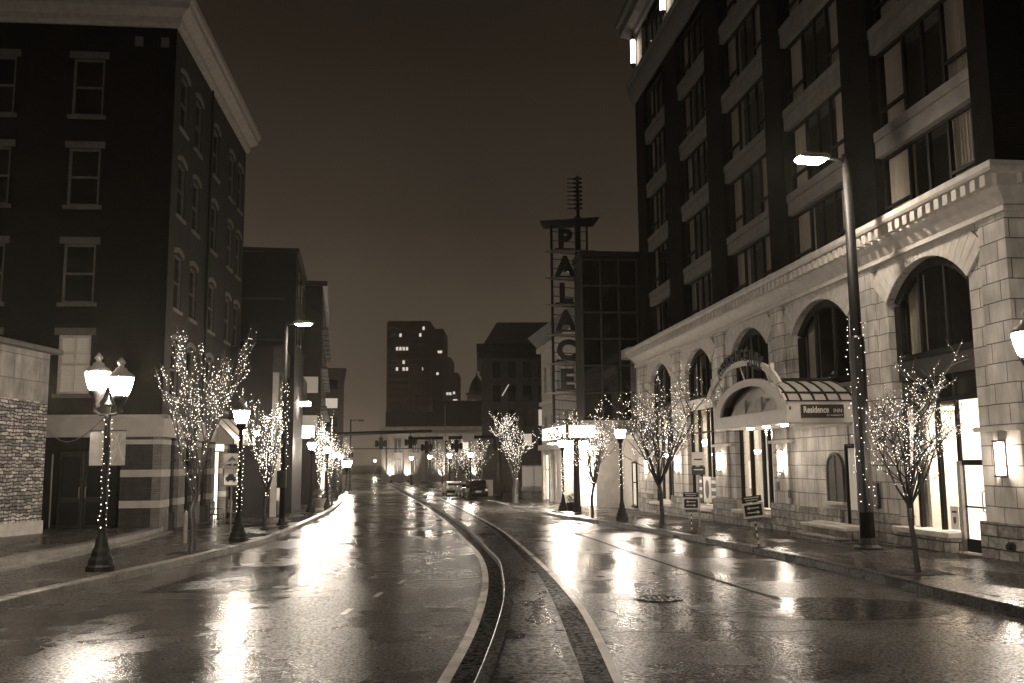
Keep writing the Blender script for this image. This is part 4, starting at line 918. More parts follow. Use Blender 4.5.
for x0, x1, m in ((.8, 2.9, 'shop_lit'), (3.5, 5.3, 'glass_dark'), (5.9, 8.1, 'shop_lit'), (8.7, 10.9, 'curtain_glow'), (11.5, 13.7, 'shop_lit')):
    w = MB().box(x0, x1, .2, .25, -.9, 2.6).build('shop_window', m, th); MB().box(x0, x1, .12, .2, 1.4, 1.5).box((x0+x1)/2-.05, (x0+x1)/2+.05, .12, .2, -.9, 2.6).box(x0, x1, .1, .3, -2, -.9).box(x0, x1, .1, .3, 2.6, 3.0).build('shop_frame', 'cream', w)
mq = thing('theatre_marquee', 'brightly lit theatre marquee reading PALACE on its street side', 'marquee', (3.42, 59.6, 0), rad(9))
MB().box(0, 3.3, 0, 8.2, 3.35, 3.55).box(-.06, 3.3, -.06, 8.2, 4.38, 4.55).box(-.04, .12, -.04, .12, 3.55, 4.38).box(.12, 3.3, .08, 8.1, 3.55, 4.38).build('casing', 'bronze', mq)
MB().box(.2, 3.15, -.03, .07, 3.58, 4.35).build('light_box', 'marquee_lit', mq)
lb_ = MB().box(-.03, .11, .25, 8.0, 3.58, 4.35).build('light_box', 'marquee_lit', mq)
lettering('PALACE', 1.0, 'sign_black', mq, (-.04, 4.1, 3.62), -pi/2, .01, sx_=1.15, bold=.04)
mb = MB()
for y in (1.3, 6.9): mb.box(-.045, -.03, y-.06, y+.06, 3.58, 4.35)
mb.build('divider', 'sign_black', mq)
MB().box(.3, 3.0, .3, 7.8, 3.31, 3.345).build('soffit_light', 'sconce', mq)
# theatre entrance wall beneath / behind the marquee
lo = thing('theatre_lobby', 'pale lobby block with gridded glass doors beneath the marquee', 'building', (7.0, 64, 0), rad(6.3))
MB().box(-2.9, 6, 0, 8, -2, 4.2).build('wall', 'stucco', lo)
for x in (-2.2, -.9): w = MB().box(x, x+1.1, -.06, 0, -.9, 1.6).build('glass_door', 'shop_lit', lo); mb = MB(); [mb.box(x, x+1.1, -.1, -.06, z, z+.05) for z in (-.3, .3, .9)]; [mb.box(x+i*.36, x+i*.36+.05, -.1, -.06, -.9, 1.6) for i in (0, 1, 2, 3)]; mb.build('glazing_bar', 'white_paint', w)
# glass hall between theatre and hotel
gh = thing('glass_hall', 'dark glass-fronted hall with metal grid between the hotel and the theatre', 'building', (7.25, 56.5, 0), rad(6.3))
MB().box(-2.95, 5, .35, 2.6, 4.4, 14.6).build('wall', 'dark_wall', gh)
MB().box(-3.05, 5, .0, 2.8, 14.6, 14.95).build('parapet', 'bronze', gh)
for k in range(3):
    for j in range(6):
        x0 = -2.9+k*1.15; z0 = 4.6+j*1.65; MB().box(x0+.05, x0+1.1, .30, .33, z0+.05, z0+1.6).build('pane', 'glass_dark' if (k+j) % 3 else 'glass_far', gh)
mb = MB()
for k in range(4): mb.box(-2.95+k*1.15, -2.87+k*1.15, .12, .35, 4.5, 14.6)
for j in range(7): mb.box(-2.95, .5, .15, .33, 4.5+j*1.65, 4.58+j*1.65)
mb.build('glazing_grid', 'mid_wall', gh)
MB().box(-3.1, .4, -.1, .34, 4.3, 4.5).build('sill', 'limestone', gh)
# street-parallel lower wing adjoining the hotel
wg = thing('plaster_wing', 'smooth pale plaster wall with narrow window and glass grid above, adjoining the hotel', 'building', hotel_pt(32.75, 0), HR)
MB().box(0, 6.6, -6, -.06, -2, 3.4).build('wall', 'stucco', wg); MB().box(0, 6.8, -6, .1, 3.4, 3.62).build('ledge', 'limestone', wg)
MB().box(0, 6.6, -6, -.35, 3.62, 8.2).build('core', 'dark_wall', wg)
mb = MB()
for k in range(7): mb.box(k*1.08, k*1.08+.07, -.35, -.1, 3.62, 8.2)
for j in range(5): mb.box(0, 6.6, -.33, -.12, 3.62+j*1.1, 3.69+j*1.1)
mb.build('glazing_grid', 'galvanised', wg)
MB().box(-.05, 6.7, -2, .5, 8.2, 8.75).build('canopy_beam', 'limestone', wg)
w = MB().box(1.0, 1.9, -.058, -.03, -.5, 1.9).build('window', 'curtain_glow', wg); MB().box(.9, 1.0, -.06, .02, -.6, 2.0).box(1.9, 2.0, -.06, .02, -.6, 2.0).box(.9, 2, -.06, .03, 1.9, 2.0).box(.9, 2, -.06, .02, .75, .82).box(.85, 2.05, -.06, .08, -.7, -.58).build('window_frame', 'frame_dark', w)
# lettered tower (steel lattice with big standing letters and finned spire)
tz = thing('lettered_tower', 'tall steel lattice tower with big black letters PALACE and a finned spire', 'sign tower', (2.62, 60.2, 0), rad(3))
mb = MB(); mb.tube([(.05, 0, 4.5), (.05, 0, 17.6)], .09, 8); mb.build('post', 'bronze', tz)
mb = MB(); mb.box(1.62, 1.98, -.15, .2, 4.5, 18.2); mb.build('mast', 'black_metal', tz)
mb = MB(); mb.tube([(2.42, .1, 4.5), (2.42, .1, 17.6)], .08, 8); mb.build('post', 'bronze', tz)
levels = [17.6, 15.75, 13.95, 12.15, 10.2, 8.3, 6.4]
for j, z in enumerate(levels):
    ov = .95 if j == 0 else .45; th_ = .10 if j == 0 else .05
    mb = MB()
    if j == 0: mb.add([(-.8, -1.0, z), (3.2, -.6, z+.4), (3.0, 1.2, z+.25), (-.4, .9, z), (-.8, -1, z+.05), (3.2, -.6, z+.45), (3, 1.2, z+.30), (-.4, .9, z+.05)], [(0,3,2,1),(4,5,6,7),(0,1,5,4),(1,2,6,5),(2,3,7,6),(3,0,4,7)])
    else: mb.box(-ov, 2.4+ov, -.5, -.3, z, z+th_*1.5); mb.add([(-ov, -.3, z), (2.4+ov, .5, z-.1), (2.4+ov, .7, z-.1), (-ov, -.1, z), (-ov, -.3, z+.08), (2.4+ov, .5, z-.02), (2.4+ov, .7, z-.02), (-ov, -.1, z+.08)], [(0,3,2,1),(4,5,6,7),(0,1,5,4),(1,2,6,5),(2,3,7,6),(3,0,4,7)])
    mb.build('blade', 'galvanised' if j else 'bronze', tz)
mb = MB()
z = 4.8
while z < 17.4: mb.tube([(.05, 0, z), (1.65, 0, z-.12)], .03, 5); mb.tube([(1.98, 0, z), (2.42, .1, z)], .025, 5); z += .62
mb.build('rung', 'bronze', tz)
for j, ch in enumerate('PALACE'):
    lettering(ch, 1.75, 'sign_black', tz, (.9, -.2, levels[j]-1.55), 0, .12, sx_=1.0, name='letter', bold=.09)
    MB().box(.25, 1.55, -.15, .1, levels[j]-1.66, levels[j]-1.56).build('shelf', 'bronze', tz)
mb = MB(); mb.tube([(1.85, 0, 18.1), (1.85, 0, 21.0)], [.12, .07], 8)
for k in range(8): z = 18.75+k*.29; mb.lathe([(.30, 0), (.34, .04), (.06, .12)], 10, (1.85, 0, z)); mb.box(1.15, 1.85, -.05, .05, z, z+.05)
mb.build('spire', 'black_metal', tz)
# ================================================================ street lamps
def lamp_head(parent, x, y, z, sc=1.0, glow='globe', n=14):
    """urn-shaped glass globe with finial cap on a fitter; returns part"""
    h = thing('lamp_head', None, None, (x, y, z)); h.parent = parent; h.scale = (sc*1.1,)*3
    MB().lathe([(.03, -.34), (.07, -.32), (.05, -.24), (.09, -.18), (.14, -.06), (.155, .0)], n).build('fitter', 'black_metal', h, smooth=True)
    MB().lathe([(.13, .0), (.17, .06), (.215, .20), (.235, .32), (.235, .36)], n).build('globe', glow, h, smooth=True)
    MB().lathe([(.25, .36), (.255, .39), (.20, .45), (.12, .50), (.10, .55), (.055, .57), (.05, .62), (.085, .65), (.06, .70), (.015, .76)], n).build('cap', 'lamp_cap', h, smooth=True)
    return h
def post(parent, h):
    MB().lathe([(.30, 0), (.30, .10), (.26, .14), (.25, .24), (.20, .32), (.19, .42), (.14, .52), (.12, .66), (.085, .78), (.08, .90)], 12).build('base', 'black_metal', parent, smooth=False)
    MB().lathe([(.075, .88), (.07, 1.6), (.058, h-.25), (.075, h-.22), (.075, h-.16), (.05, h-.1)], 12).build('shaft', 'black_metal', parent, smooth=True)
def bulbs_on(path_pts, rad_, n, mb, size, jit=.02, r_=random):
    """wind a string of small bulbs round a path"""
    L = len(path_pts)-1
    for k in range(n):
        t = k/max(1, n-1)*L; i = min(int(t), L-1); p = Vector(path_pts[i]).lerp(Vector(path_pts[i+1]), t-i)
        a = k*2.1+r_.uniform(-.5, .5); rr = rad_+size*.6
        octa(mb, (p.x+rr*cos(a)+r_.uniform(-jit, jit), p.y+rr*sin(a)+r_.uniform(-jit, jit), p.z+r_.uniform(-jit, jit)), size*r_.uniform(.7, 1.15))
def octa(mb, c, r):
    r *= .55
    x, y, z = c
    mb.add([(x+r,y,z),(x-r,y,z),(x,y+r,z),(x,y-r,z),(x,y,z+r*1.2),(x,y,z-r*1.2)], [(0,2,4),(2,1,4),(1,3,4),(3,0,4),(2,0,5),(1,2,5),(3,1,5),(0,3,5)])
def string_thing(label, loc, build_fn, group='light strings wound on posts and trees'):
    t = thing('string_lights', label, 'string lights', loc, 0, group)
    mb = MB(); wires = MB(); build_fn(mb, wires)
    if wires.v: wires.build('wire', 'black_metal', t, fix=False)
    tag(mb.build('bulbs', 'bulb', t, fix=False), kind='stuff')
    return t
SINGLE = []
def single_lamp(x, y, h, label, group='single globe street lamps', n=14, proto=None):
    z = ground_at(x, y)
    if proto is None:
        t = thing('street_lamp', label, 'street lamp', (x, y, z), 0, group); post(t, h); lamp_head(t, 0, 0, h+.2, n=n)
    else:
        t = copy_tree(proto); t.location = (x, y, z); t['label'] = label
    return t
# twin lamp in front
t = thing('street_lamp', 'twin globe street lamp with banner nearest on the left sidewalk', 'street lamp', (-8.85, 20.36, ground_at(-8.85, 20.36)))
post(t, 3.45)
MB().lathe([(.05, 3.3), (.06, 3.5), (.09, 3.56), (.03, 3.66), (.0, 3.78)], 10).build('finial', 'black_metal', t)
mb = MB(); mb.tube([(-.34, .12, 3.42), (-.2, .08, 3.34), (.2, -.08, 3.34), (.34, -.12, 3.42)], .028, 8); mb.tube([(-.34, .12, 3.4), (-.34, .12, 3.58)], .035, 8).tube([(.34, -.12, 3.4), (.34, -.12, 3.5)], .035, 8)
mb.build('crossarm', 'black_metal', t)
lamp_head(t, -.30, .10, 3.88); lamp_head(t, .30, -.12, 3.74)
T1 = t
bn = thing('lamp_banner', 'pale square banner with light streaks hung either side of the twin lamp post', 'banner', (-8.85, 20.36, ground_at(-8.85, 20.36)))
for sgn in (-1, 1): 
    MB().box(.06*sgn, .39*sgn, .06, .075, 2.24, 2.98).build('cloth', 'banner', bn)
MB().box(-.40, .40, .055, .085, 2.98, 3.0).box(-.40, .40, .055, .085, 2.22, 2.24).build('bracket', 'black_metal', bn)
mb = MB()
for pts in (((.12, 2.30), (.20, 2.55), (.17, 2.75), (.25, 2.95)), ((.15, 2.94), (.24, 2.7), (.30, 2.5), (.37, 2.35)), ((.1, 2.5), (.22, 2.62), (.3, 2.8), (.37, 2.9))):
    mb.tube([(p[0], .052, p[1]) for p in pts], .008, 4)
mb.build('printed_streak', 'sign_white', bn)
def f(mb, w): bulbs_on([(0, 0, .85), (0, 0, 3.3)], .07, 62, mb, .022, .025)
string_thing('string of small bulbs wound down the twin lamp post', (-8.85, 20.36, ground_at(-8.85, 20.36)), f)
MB_l = copy_tree(T1); MB_l.location = (-8.7, 10.2, ground_at(-8.7, 10.2)); MB_l['label'] = 'added twin globe street lamp unseen beyond the left edge, nearer than the one with the banner'  # lamp added out of view, lights the stone wall and continues the row
# sagging cable from the stone wall to the lamp
mb = MB(); a, b = Vector((-16.2, 32.4, 3.35)), Vector((-8.95, 20.4, 3.05)); mb.tube([a.lerp(b, k/14)-Vector((0, 0, .5*sin(pi*k/14))) for k in range(15)], .012, 5)
tag(mb.build('cable', 'galvanised'), 'thin cable sagging from the stone wall to the twin lamp', 'cable')
P1 = single_lamp(-8.82, 30.3, 3.55, 'single globe lamp wound with bulbs beside the parking sign on the left')
def f(mb, w): bulbs_on([(0, 0, .85), (0, 0, 3.3)], .07, 56, mb, .028, .03)
string_thing('string of small bulbs wound on the single lamp beside the parking sign', (-8.82, 30.3, ground_at(-8.82, 30.3)), f)
single_lamp(-12.25, 57.0, 0, 'bare dark single globe lamp just right of the tall black pole on the left', proto=P1)
single_lamp(-13.05, 65.8, 0, 'single globe lamp shining beside the pair of light-wrapped columnar trees', proto=P1)
single_lamp(-16.6, 88.0, 0, 'single globe lamp farther down the left sidewalk before the traffic mast', proto=P1)
single_lamp(3.0, 56.7, 0, 'single globe lamp under the left end of the theatre marquee', proto=P1)
single_lamp(5.08, 44.2, 0, 'single globe lamp on a thick post between the two bare trees right of the marquee', proto=P1)
single_lamp(8.42, 15.0, 0, 'single globe lamp cut by the right edge of the picture', proto=P1)
def f(mb, w): bulbs_on([(0, 0, .9), (0, 0, 3.2)], .07, 50, mb, .035, .04)
string_thing('string of small bulbs wound on the lamp post under the marquee', (3.0, 56.7, ground_at(3.0, 56.7)), f)
MB().lathe([(.16, 0), (.16, 1.75), (.12, 1.8)], 14).build('post_sleeve', 'black_metal', thing('post_sleeve_root', None, None)) if False else None
def f(mb, w): bulbs_on([(0, 0, 1.4), (0, 0, 3.4)], .07, 26, mb, .03, .04)
string_thing('sparse string of bulbs on the thick lamp post right of the marquee', (5.08, 44.2, ground_at(5.08, 44.2)), f)
far = []
for y in (104, 116, 130, 146, 165, 190, 222, 255, 290, 335, 390): far.append((KL(y)-.9, y))
for y in (96, 109, 124, 143, 170, 205, 250): far.append((KR(y)+.9, y))
cnt_ = {'left': 0, 'right': 0}
for k, (x, y) in enumerate(far):
    lab = 'single globe street lamp glowing small in the distance'
    o = single_lamp(x, y, 0, lab, proto=P1); o['group'] = 'distant globe street lamps'
    ORD = ('nearest', 'second nearest', 'third nearest', 'fourth', 'fifth', 'sixth', 'seventh', 'eighth', 'ninth', 'tenth', 'farthest')
    side = 'left' if x < KL(y) else 'right'
    o['label'] = '%s of the small distant globe lamps beyond the crossing along the %s kerb' % (ORD[cnt_[side]], side); cnt_[side] += 1
    o['group'] = 'distant globe lamps on the %s' % side
# tall black poles with cobra heads
def tall_pole(loc, h, arm, label, r0=.15, head=(0, 1)):
    t = thing('tall_street_light', label, 'street light', loc)
    MB().tube([(0, 0, .0), (0, 0, h)], [r0, r0*.62], 14).build('pole', 'black_metal', t, smooth=True)
    MB().lathe([(r0*1.9, 0), (r0*1.9, .06), (r0*1.3, .12), (r0*1.05, .3)], 12).build('base', 'black_metal', t)
    dx, dy = arm; L = sqrt(dx*dx+dy*dy); ux, uy = dx/L, dy/L
    MB().tube([(0, 0, h-.3), (dx*.3, dy*.3, h-.16), (dx, dy, h-.12)], .045, 8).build('arm', 'black_metal', t, smooth=True)
    hd = thing('lamp_head', None, None, (dx, dy, h-.12), math.atan2(uy, ux)); hd.parent = t
    MB().prism([(-.1, -.06), (.75, -.05), (.80, .0), (.6, .10), (0, .09), (-.1, .05)], 'y', -.17, .17).build('housing', 'galvanised', hd, bevel=.02)
    MB().prism([(.0, -.065), (.72, -.06), (.62, -.15), (.10, -.16)], 'y', -.15, .15).build('lens', 'lens', hd, bevel=.02)
    return t
tall_pole((9.15, 24.5, ground_at(9.15, 24.5)), 10.55, (-.62, -.1), 'very tall thick black street light standing in front of the hotel', .19)
MB().lathe([(.205, .95), (.20, 5.5), (.165, 5.55)], 14).build('pole_wrap', 'sign_black', bpy.data.objects['tall_street_light'])
def f(mb, w): bulbs_on([(0, 0, 1.0), (0, 0, 6.0)], .22, 95, mb, .022, .05)
string_thing('sparse string of bulbs wound up the very tall black pole by the hotel', (9.15, 24.5, ground_at(9.15, 24.5)), f)
tall_pole((-10.1, 41.2, ground_at(-10.1, 41.2)), 9.0, (.45, -.05), 'tall black street light with short lit head on the left sidewalk', .13)
bpy.data.objects['lens.001'].scale = (1, .8, .8); bpy.data.objects['lens'].scale = (1.15, 1.1, 1.0)
MB().box(-.2, .2, -.28, -.14, 1.6, 2.35).build('control_box', 'bronze', bpy.data.objects['tall_street_light.001'], bevel=.02)
def f(mb, w): bulbs_on([(0, 0, 2.4), (0, 0, 6.2)], .12, 95, mb, .035, .07)
string_thing('string of bulbs wound up the tall black pole on the left', (-10.1, 41.2, ground_at(-10.1, 41.2)), f)
t = tall_pole((-19.8, 114, g(114)+.15), 8.6, (.9, 0), 'distant unlit street light mast left of the road', .11); 
for o in [c for c in bpy.data.objects if c.name.startswith('lens.002')]: o.data = o.data.copy(); o.data.materials[0] = MATS['frame_dark']
# black utility post by the marquee
t = thing('utility_post', 'thick plain black post standing under the theatre marquee', 'post', (3.6, 53.4, ground_at(3.6, 53.4)))
MB().lathe([(.24, 0), (.24, .3), (.19, .35), (.17, 4.0), (.2, 4.05), (.1, 4.15)], 12).build('shaft', 'black_metal', t)
# ================================================================ street trees
def tree(name, label, loc, h, spread, fork, seed, nb=6, r0=.09, upright=.6, lit=.12, bsz=.022, depth=3, bark='bark', lights=True, llabel=None, litfrac=1.0, group='bare street trees hung with small lights', wob=.12, gaps=0.0, lmax=1400, leaf=False, lean=0):
    R = random.Random(seed); t = thing(name, label, 'tree', loc, 0, group); mb = MB(); tw_ = MB(); paths = []
    tp = [Vector((R.uniform(-.03, .03)*k, R.uniform(-.03, .03)*k, fork*k/4)) for k in range(5)]
    tr = MB(); tr.tube([tp[0]-Vector((0, 0, .1)), tp[0]]+tp[1:], [r0*1.5, r0*1.25]+[r0*(1.05-.06*k) for k in range(4)], 9)
    tr.build('trunk', bark, t, smooth=True)
    def grow(p, d, L, r, lev):
        n = 5; pts = [p]; 
        for k in range(n):
            d = (d+Vector((R.uniform(-1, 1), R.uniform(-1, 1), R.uniform(-.5, .9)))*wob).normalized(); d.z += .04*(1 if lev < 2 else 0)
            pts.append(pts[-1]+d*L/n)
        rs = [max(.004, r*(1-.75*k/n)) for k in range(n+1)]
        (mb if lev < 2 else tw_).tube(pts, rs, 6 if lev == 0 else (5 if lev == 1 else 3), caps=False); paths.append((pts, rs, lev))
        if lev < depth:
            m = R.randint(4, 5) if lev == 0 else R.randint(3, 5)
            for j in range(m):
                q = R.uniform(.25, .98)*n; i = min(int(q), n-1); b = pts[i].lerp(pts[i+1], q-i)
                side = Vector((R.uniform(-1, 1), R.uniform(-1, 1), R.uniform(-.1, .6))).normalized()
                grow(b, (d*upright*1.1+side*(1-upright)*1.5).normalized(), L*R.uniform(.38, .62), r*.5, lev+1)
    H = h-fork
    for k in range(nb):
        a = 2*pi*(k+R.uniform(-.25, .25))/nb; s_ = spread*R.uniform(.55, 1.0) if k else .1
        d = Vector((cos(a)*s_+lean, sin(a)*s_, H*.85)).normalized()
        grow(tp[-1]-Vector((0, 0, R.uniform(0, .25)*fork*.5)), d, sqrt(H*H*.72+s_*s_)*R.uniform(.55, .8), r0*.55, 0)
    c = mb.build('branches', bark, t, smooth=True, fix=False); tw_.build('twigs', 'twig' if not leaf else 'bark', t, fix=False)
    if lights:
        bm_ = MB(); cnt = 0
        R.shuffle(paths)
        for pts, rs, lev in paths:
            if R.random() > litfrac or (lev == 3 and R.random() < gaps): continue
            L = sum((b-a).length for a, b in zip(pts, pts[1:])); n = max(2, int(L/lit))
            for k in range(n):
                if cnt > lmax: break
                q = (k+R.random()*.6)/n*(len(pts)-1); i = min(int(q), len(pts)-2); p = pts[i].lerp(pts[i+1], q-i)
                o = Vector((R.uniform(-1, 1), R.uniform(-1, 1), R.uniform(-1, 1)))*(rs[i]+bsz*.9); octa(bm_, p+o, bsz*R.uniform(.55, 1.2)); cnt += 1
        s = thing('string_lights', llabel or ('strings of small bulbs hung in the %s' % label), 'string lights', loc, 0, 'light strings wound on posts and trees')
        tag(bm_.build('bulbs', 'bulb', s, fix=False), kind='stuff')
    # square tree pit
    return t
def gl(x, y): return (x, y, ground_at(x, y))
tree('street_tree', 'tall vase-shaped bare tree full of bulbs in front of the brick building', gl(-8.58, 25.3), 5.9, 1.15, 1.5, 11, nb=9, r0=.085, upright=.82, lit=.25, bsz=.021, depth=3, wob=.07, gaps=.4, llabel='dense strings of bulbs in the vase-shaped tree before the brick building', litfrac=.75)
tree('street_tree', 'narrower bare tree of bulbs left of the tall black pole', gl(-10.15, 38.6), 5.6, 1.3, 1.4, 12, nb=8, r0=.08, upright=.84, lit=.15, bsz=.034, depth=3, wob=.07, llabel='strings of bulbs in the tree left of the tall black pole', litfrac=0.5)
tree('street_tree', 'slim columnar tree wound with bulbs next to the planter', gl(-12.7, 61.5), 6.3, .55, 1.2, 13, nb=6, r0=.08, upright=.9, lit=.16, bsz=.045, depth=2, wob=.05, llabel='bulbs wound on the slim columnar tree next to the planter', litfrac=0.6)
tree('street_tree', 'slim columnar tree of bulbs behind the second far lamp', gl(-13.2, 68.5), 6.2, .6, 1.2, 14, nb=6, r0=.08, upright=.9, lit=.18, bsz=.048, depth=2, wob=.05, llabel='bulbs wound on the slim tree behind the second far lamp', litfrac=0.6)
tree('street_tree', 'bare tree with bulbs farther down the left sidewalk', gl(-15.6, 79), 6.0, 1.5, 1.4, 15, nb=7, r0=.08, upright=.8, lit=.3, bsz=.05, depth=2, llabel='bulbs in the bare tree farther down the left sidewalk')
tree('street_tree', 'dark young tree on the left near the traffic mast', gl(-17.6, 95), 6.0, 1.7, 1.4, 16, nb=7, r0=.09, upright=.75, lit=.5, bsz=.05, depth=2, llabel='few bulbs in the dark young tree near the traffic mast')
tree('street_tree', 'thick-limbed tree wrapped all over in bulbs on the corner right of the cars', gl(.15, 72), 7.6, 3.0, 1.9, 21, nb=6, r0=.22, upright=0.6, lit=0.13, bsz=.038, depth=2, wob=.2, llabel='dense bulbs wrapping every limb of the thick corner tree', lmax=2600)
tree('street_tree', 'bare spreading tree with bulbs in front of the marquee', gl(4.35, 51.8), 6.0, 2.2, 1.6, 22, nb=11, r0=.08, upright=0.5, lit=0.3, bsz=0.032, depth=3, llabel='scattered bulbs in the spreading tree before the marquee', litfrac=0.45)
tree('street_tree', 'bare spreading tree with few bulbs at the far arched hotel windows', gl(5.98, 38.2), 6.3, 2.6, 1.7, 23, nb=11, r0=.085, upright=0.46, lit=0.35, bsz=.026, depth=3, llabel='sparse bulbs in the tree at the far arched hotel windows', wob=.10, litfrac=0.3)
tree('street_tree', 'small bare tree glittering with bulbs before the glazed corner door', gl(7.85, 18.5), 4.0, 1.7, 1.35, 24, lean=.42, nb=10, r0=.05, upright=0.44, lit=.19, bsz=.014, depth=3, llabel='dense bulbs in the small tree before the glazed corner door', wob=.14, litfrac=0.55)
for k, (x, y) in enumerate(((-4.6, 98), (-6.1, 108), (-8.2, 119), (-10.8, 131))):
    tree('street_tree', ('bulb-covered tree behind the parked cars', 'second bulb-covered tree behind the parked cars', 'third glittering tree beyond the parked cars', 'last glittering tree on the right far down the street')[k], gl(x+.9, y), 6.2, 2.0, 1.5, 30+k, nb=7, r0=.12, upright=.66, lit=.34, bsz=.055, depth=2, llabel=('bulbs covering the first tree behind the parked cars', 'bulbs covering the second tree behind the parked cars', 'bulbs covering the third tree beyond the parked cars', 'bulbs on the last glittering tree on the right')[k], litfrac=.45)
for k, y in enumerate((112, 128, 150)):
    tree('street_tree', ('glittering tree just beyond the left traffic mast', 'second glittering tree beyond the left traffic mast', 'last glittering tree far down the left sidewalk')[k], gl(KL(y)-1.0, y), 6.0, 1.9, 1.5, 40+k, nb=6, r0=.1, upright=.7, lit=.42, bsz=.06, depth=2, llabel=('bulbs in the tree just beyond the left traffic mast', 'bulbs in the second tree beyond the left traffic mast', 'bulbs in the last tree far down the left sidewalk')[k], litfrac=.45)
# trees' square pits
t = single_lamp(-19.6, 110.5, 0, 'brightest low lamp glowing at the far left kerb near the distant unlit mast', proto=P1); t['group'] = 'single globe street lamps'; t.scale = (1.3, 1.3, .75)
for o in t.children:
    if o.name.startswith('lamp_head'): o.scale = (2.0, 2.0, 2.6)
for k, (x, y) in enumerate(((-8.58, 25.3), (7.85, 18.5), (5.98, 38.2), (-10.15, 38.6))):
    mb = MB(); w_ = .55; z = lambda q: ground_at(x, q)
    mb.quad((x-w_, y-w_, g(y-w_)+.155), (x+w_, y-w_, g(y-w_)+.155), (x+w_, y+w_, g(y+w_)+.155), (x-w_, y+w_, g(y+w_)+.155)); struct(mb.build('tree_pit', 'earth', up=True))
# ================================================================ traffic lights
def signal(parent_none, loc, label, rz=0, n=3):
    t = thing('traffic_signal', label, 'traffic light', loc, rz, 'traffic lights hung over the crossing')
    MB().box(-.19, .19, -.12, .12, -1.15, 0).build('housing', 'black_metal', t, bevel=.03)
    MB().box(-.58, .58, -.03, .03, -.82, -.36).build('backplate', 'black_metal', t, bevel=.03)
    for k in range(3): MB().tube([(0, .1, -.2-.37*k), (0, .34, -.2-.37*k)], .15, 10, caps=False).build('visor', 'black_metal', t)
    for sx2 in (-1, 1): MB().box(.30*sx2, .56*sx2, -.14, .12, -.92, -.28).build('side_head', 'black_metal', t, bevel=.03)
    MB().tube([(0, 0, 0), (0, 0, .35)], .04, 6).build('hanger', 'black_metal', t)
    return t
t = thing('signal_mast', 'long black mast arm carrying traffic lights from the left sidewalk', 'signal mast', gl(-17.2, 90))
MB().tube([(0, 0, 0), (0, 0, 6.4)], [.17, .12], 10).build('pole', 'black_metal', t); MB().tube([(0, 0, 5.95), (4, 0, 6.1), (9.4, 0, 6.2)], [.2, .17, .13], 8).build('arm', 'black_metal', t)
signal(None, (-12.7, 90, 4.55), 'left traffic light hanging from the left mast arm')
signal(None, (-9.85, 90, 4.65), 'traffic light near the tip of the left mast arm')
t = thing('signal_mast', 'black mast arm with signal lights and street signs from the right corner', 'signal mast', gl(-1.25, 88))
MB().tube([(0, 0, 0), (0, 0, 7.2)], [.22, .15], 10).build('pole', 'black_metal', t); MB().tube([(0, 0, 5.55), (-8.6, 0, 5.45)], [.17, .12], 8).build('arm', 'black_metal', t)
signal(None, (-5.3, 88, 4.2), 'traffic light hanging near the middle of the right mast arm')
signal(None, (-8.1, 88, 4.1), 'traffic light hanging from the tip of the right mast arm')
for k, (x, w, h) in enumerate(((-4.2, 1.1, .75), (-6.3, .5, .4))):
    t = thing('mast_sign', ('large pale sign plate fixed on the right mast arm', 'small pale sign plate near the tip of the right mast arm')[k], 'road sign', (x, 87.8, 4.35)); MB().box(-w/2, w/2, -.02, .02, -h/2, h/2).build('plate', 'sign_white', t); MB().box(-w*.3, w*.3, .0, .2, .0, .05).build('clamp', 'black_metal', t)
t = thing('signal_mast', 'third thin mast arm farther down the street', 'signal mast', gl(-23.6, 128))
MB().tube([(0, 0, 0), (0, 0, 6.0)], .12, 8).build('pole', 'black_metal', t); MB().tube([(0, 0, 5.2), (11.5, 0, 5.2)], .06, 6).build('arm', 'black_metal', t)
signal(None, (-22.4, 128, 3.9), 'small distant traffic light on the third thin mast')
mb = MB(); mb.tube([(-6.45, 89, 7.6), (-6.45, 89, -1.1)], .04, 6); o = mb.build('thin_pole', 'galvanised'); tag(o, 'very thin pale pole rising behind the right mast arm', 'pole')
# ================================================================ parking sign left, small signs right
t = thing('parking_sign', 'hooded pale sign with a dark car symbol on a post beside the single lamp', 'sign', (-9.3, 31.0, ground_at(-9.3, 31.0)))
MB().tube([(0, .05, 0), (0, .05, 2.75)], .03, 8).build('post', 'galvanised', t)
MB().box(-.28, .28, -.02, .02, 1.72, 2.3).build('plate', 'sign_white', t); mb = MB(); mb.box(-.28, .28, -.05, -.02, 1.72, 1.77).box(-.28, -.23, -.05, -.02, 1.77, 2.3).box(.23, .28, -.05, -.02, 1.77, 2.3).prism([(-.32, 2.3), (.32, 2.3), (.2, 2.4), (-.2, 2.4)], 'y', -.09, .03); mb.build('hood', 'stone_dim', t)
mb = MB(); mb.prism([(-.18, 1.92), (.18, 1.92), (.18, 2.02), (.11, 2.04), (.06, 2.13), (-.07, 2.13), (-.12, 2.04), (-.18, 2.02)], 'y', -.027, -.021); mb.prism([(-.1+.04*cos(k), 1.91+.04*sin(k)) for k in [i*pi/4 for i in range(8)]], 'y', -.03, -.021); mb.prism([(.1+.04*cos(k), 1.91+.04*sin(k)) for k in [i*pi/4 for i in range(8)]], 'y', -.03, -.021); mb.build('car_symbol', 'sign_black', t)
MB().box(-.28, .28, -.02, .02, 2.45, 2.8).build('plate', 'stone_dim', t); MB().prism([(-.16, 2.52), (.02, 2.72), (.16, 2.56), (.02, 2.6)], 'y', -.026, -.02).build('printed_mark', 'sign_black', t)
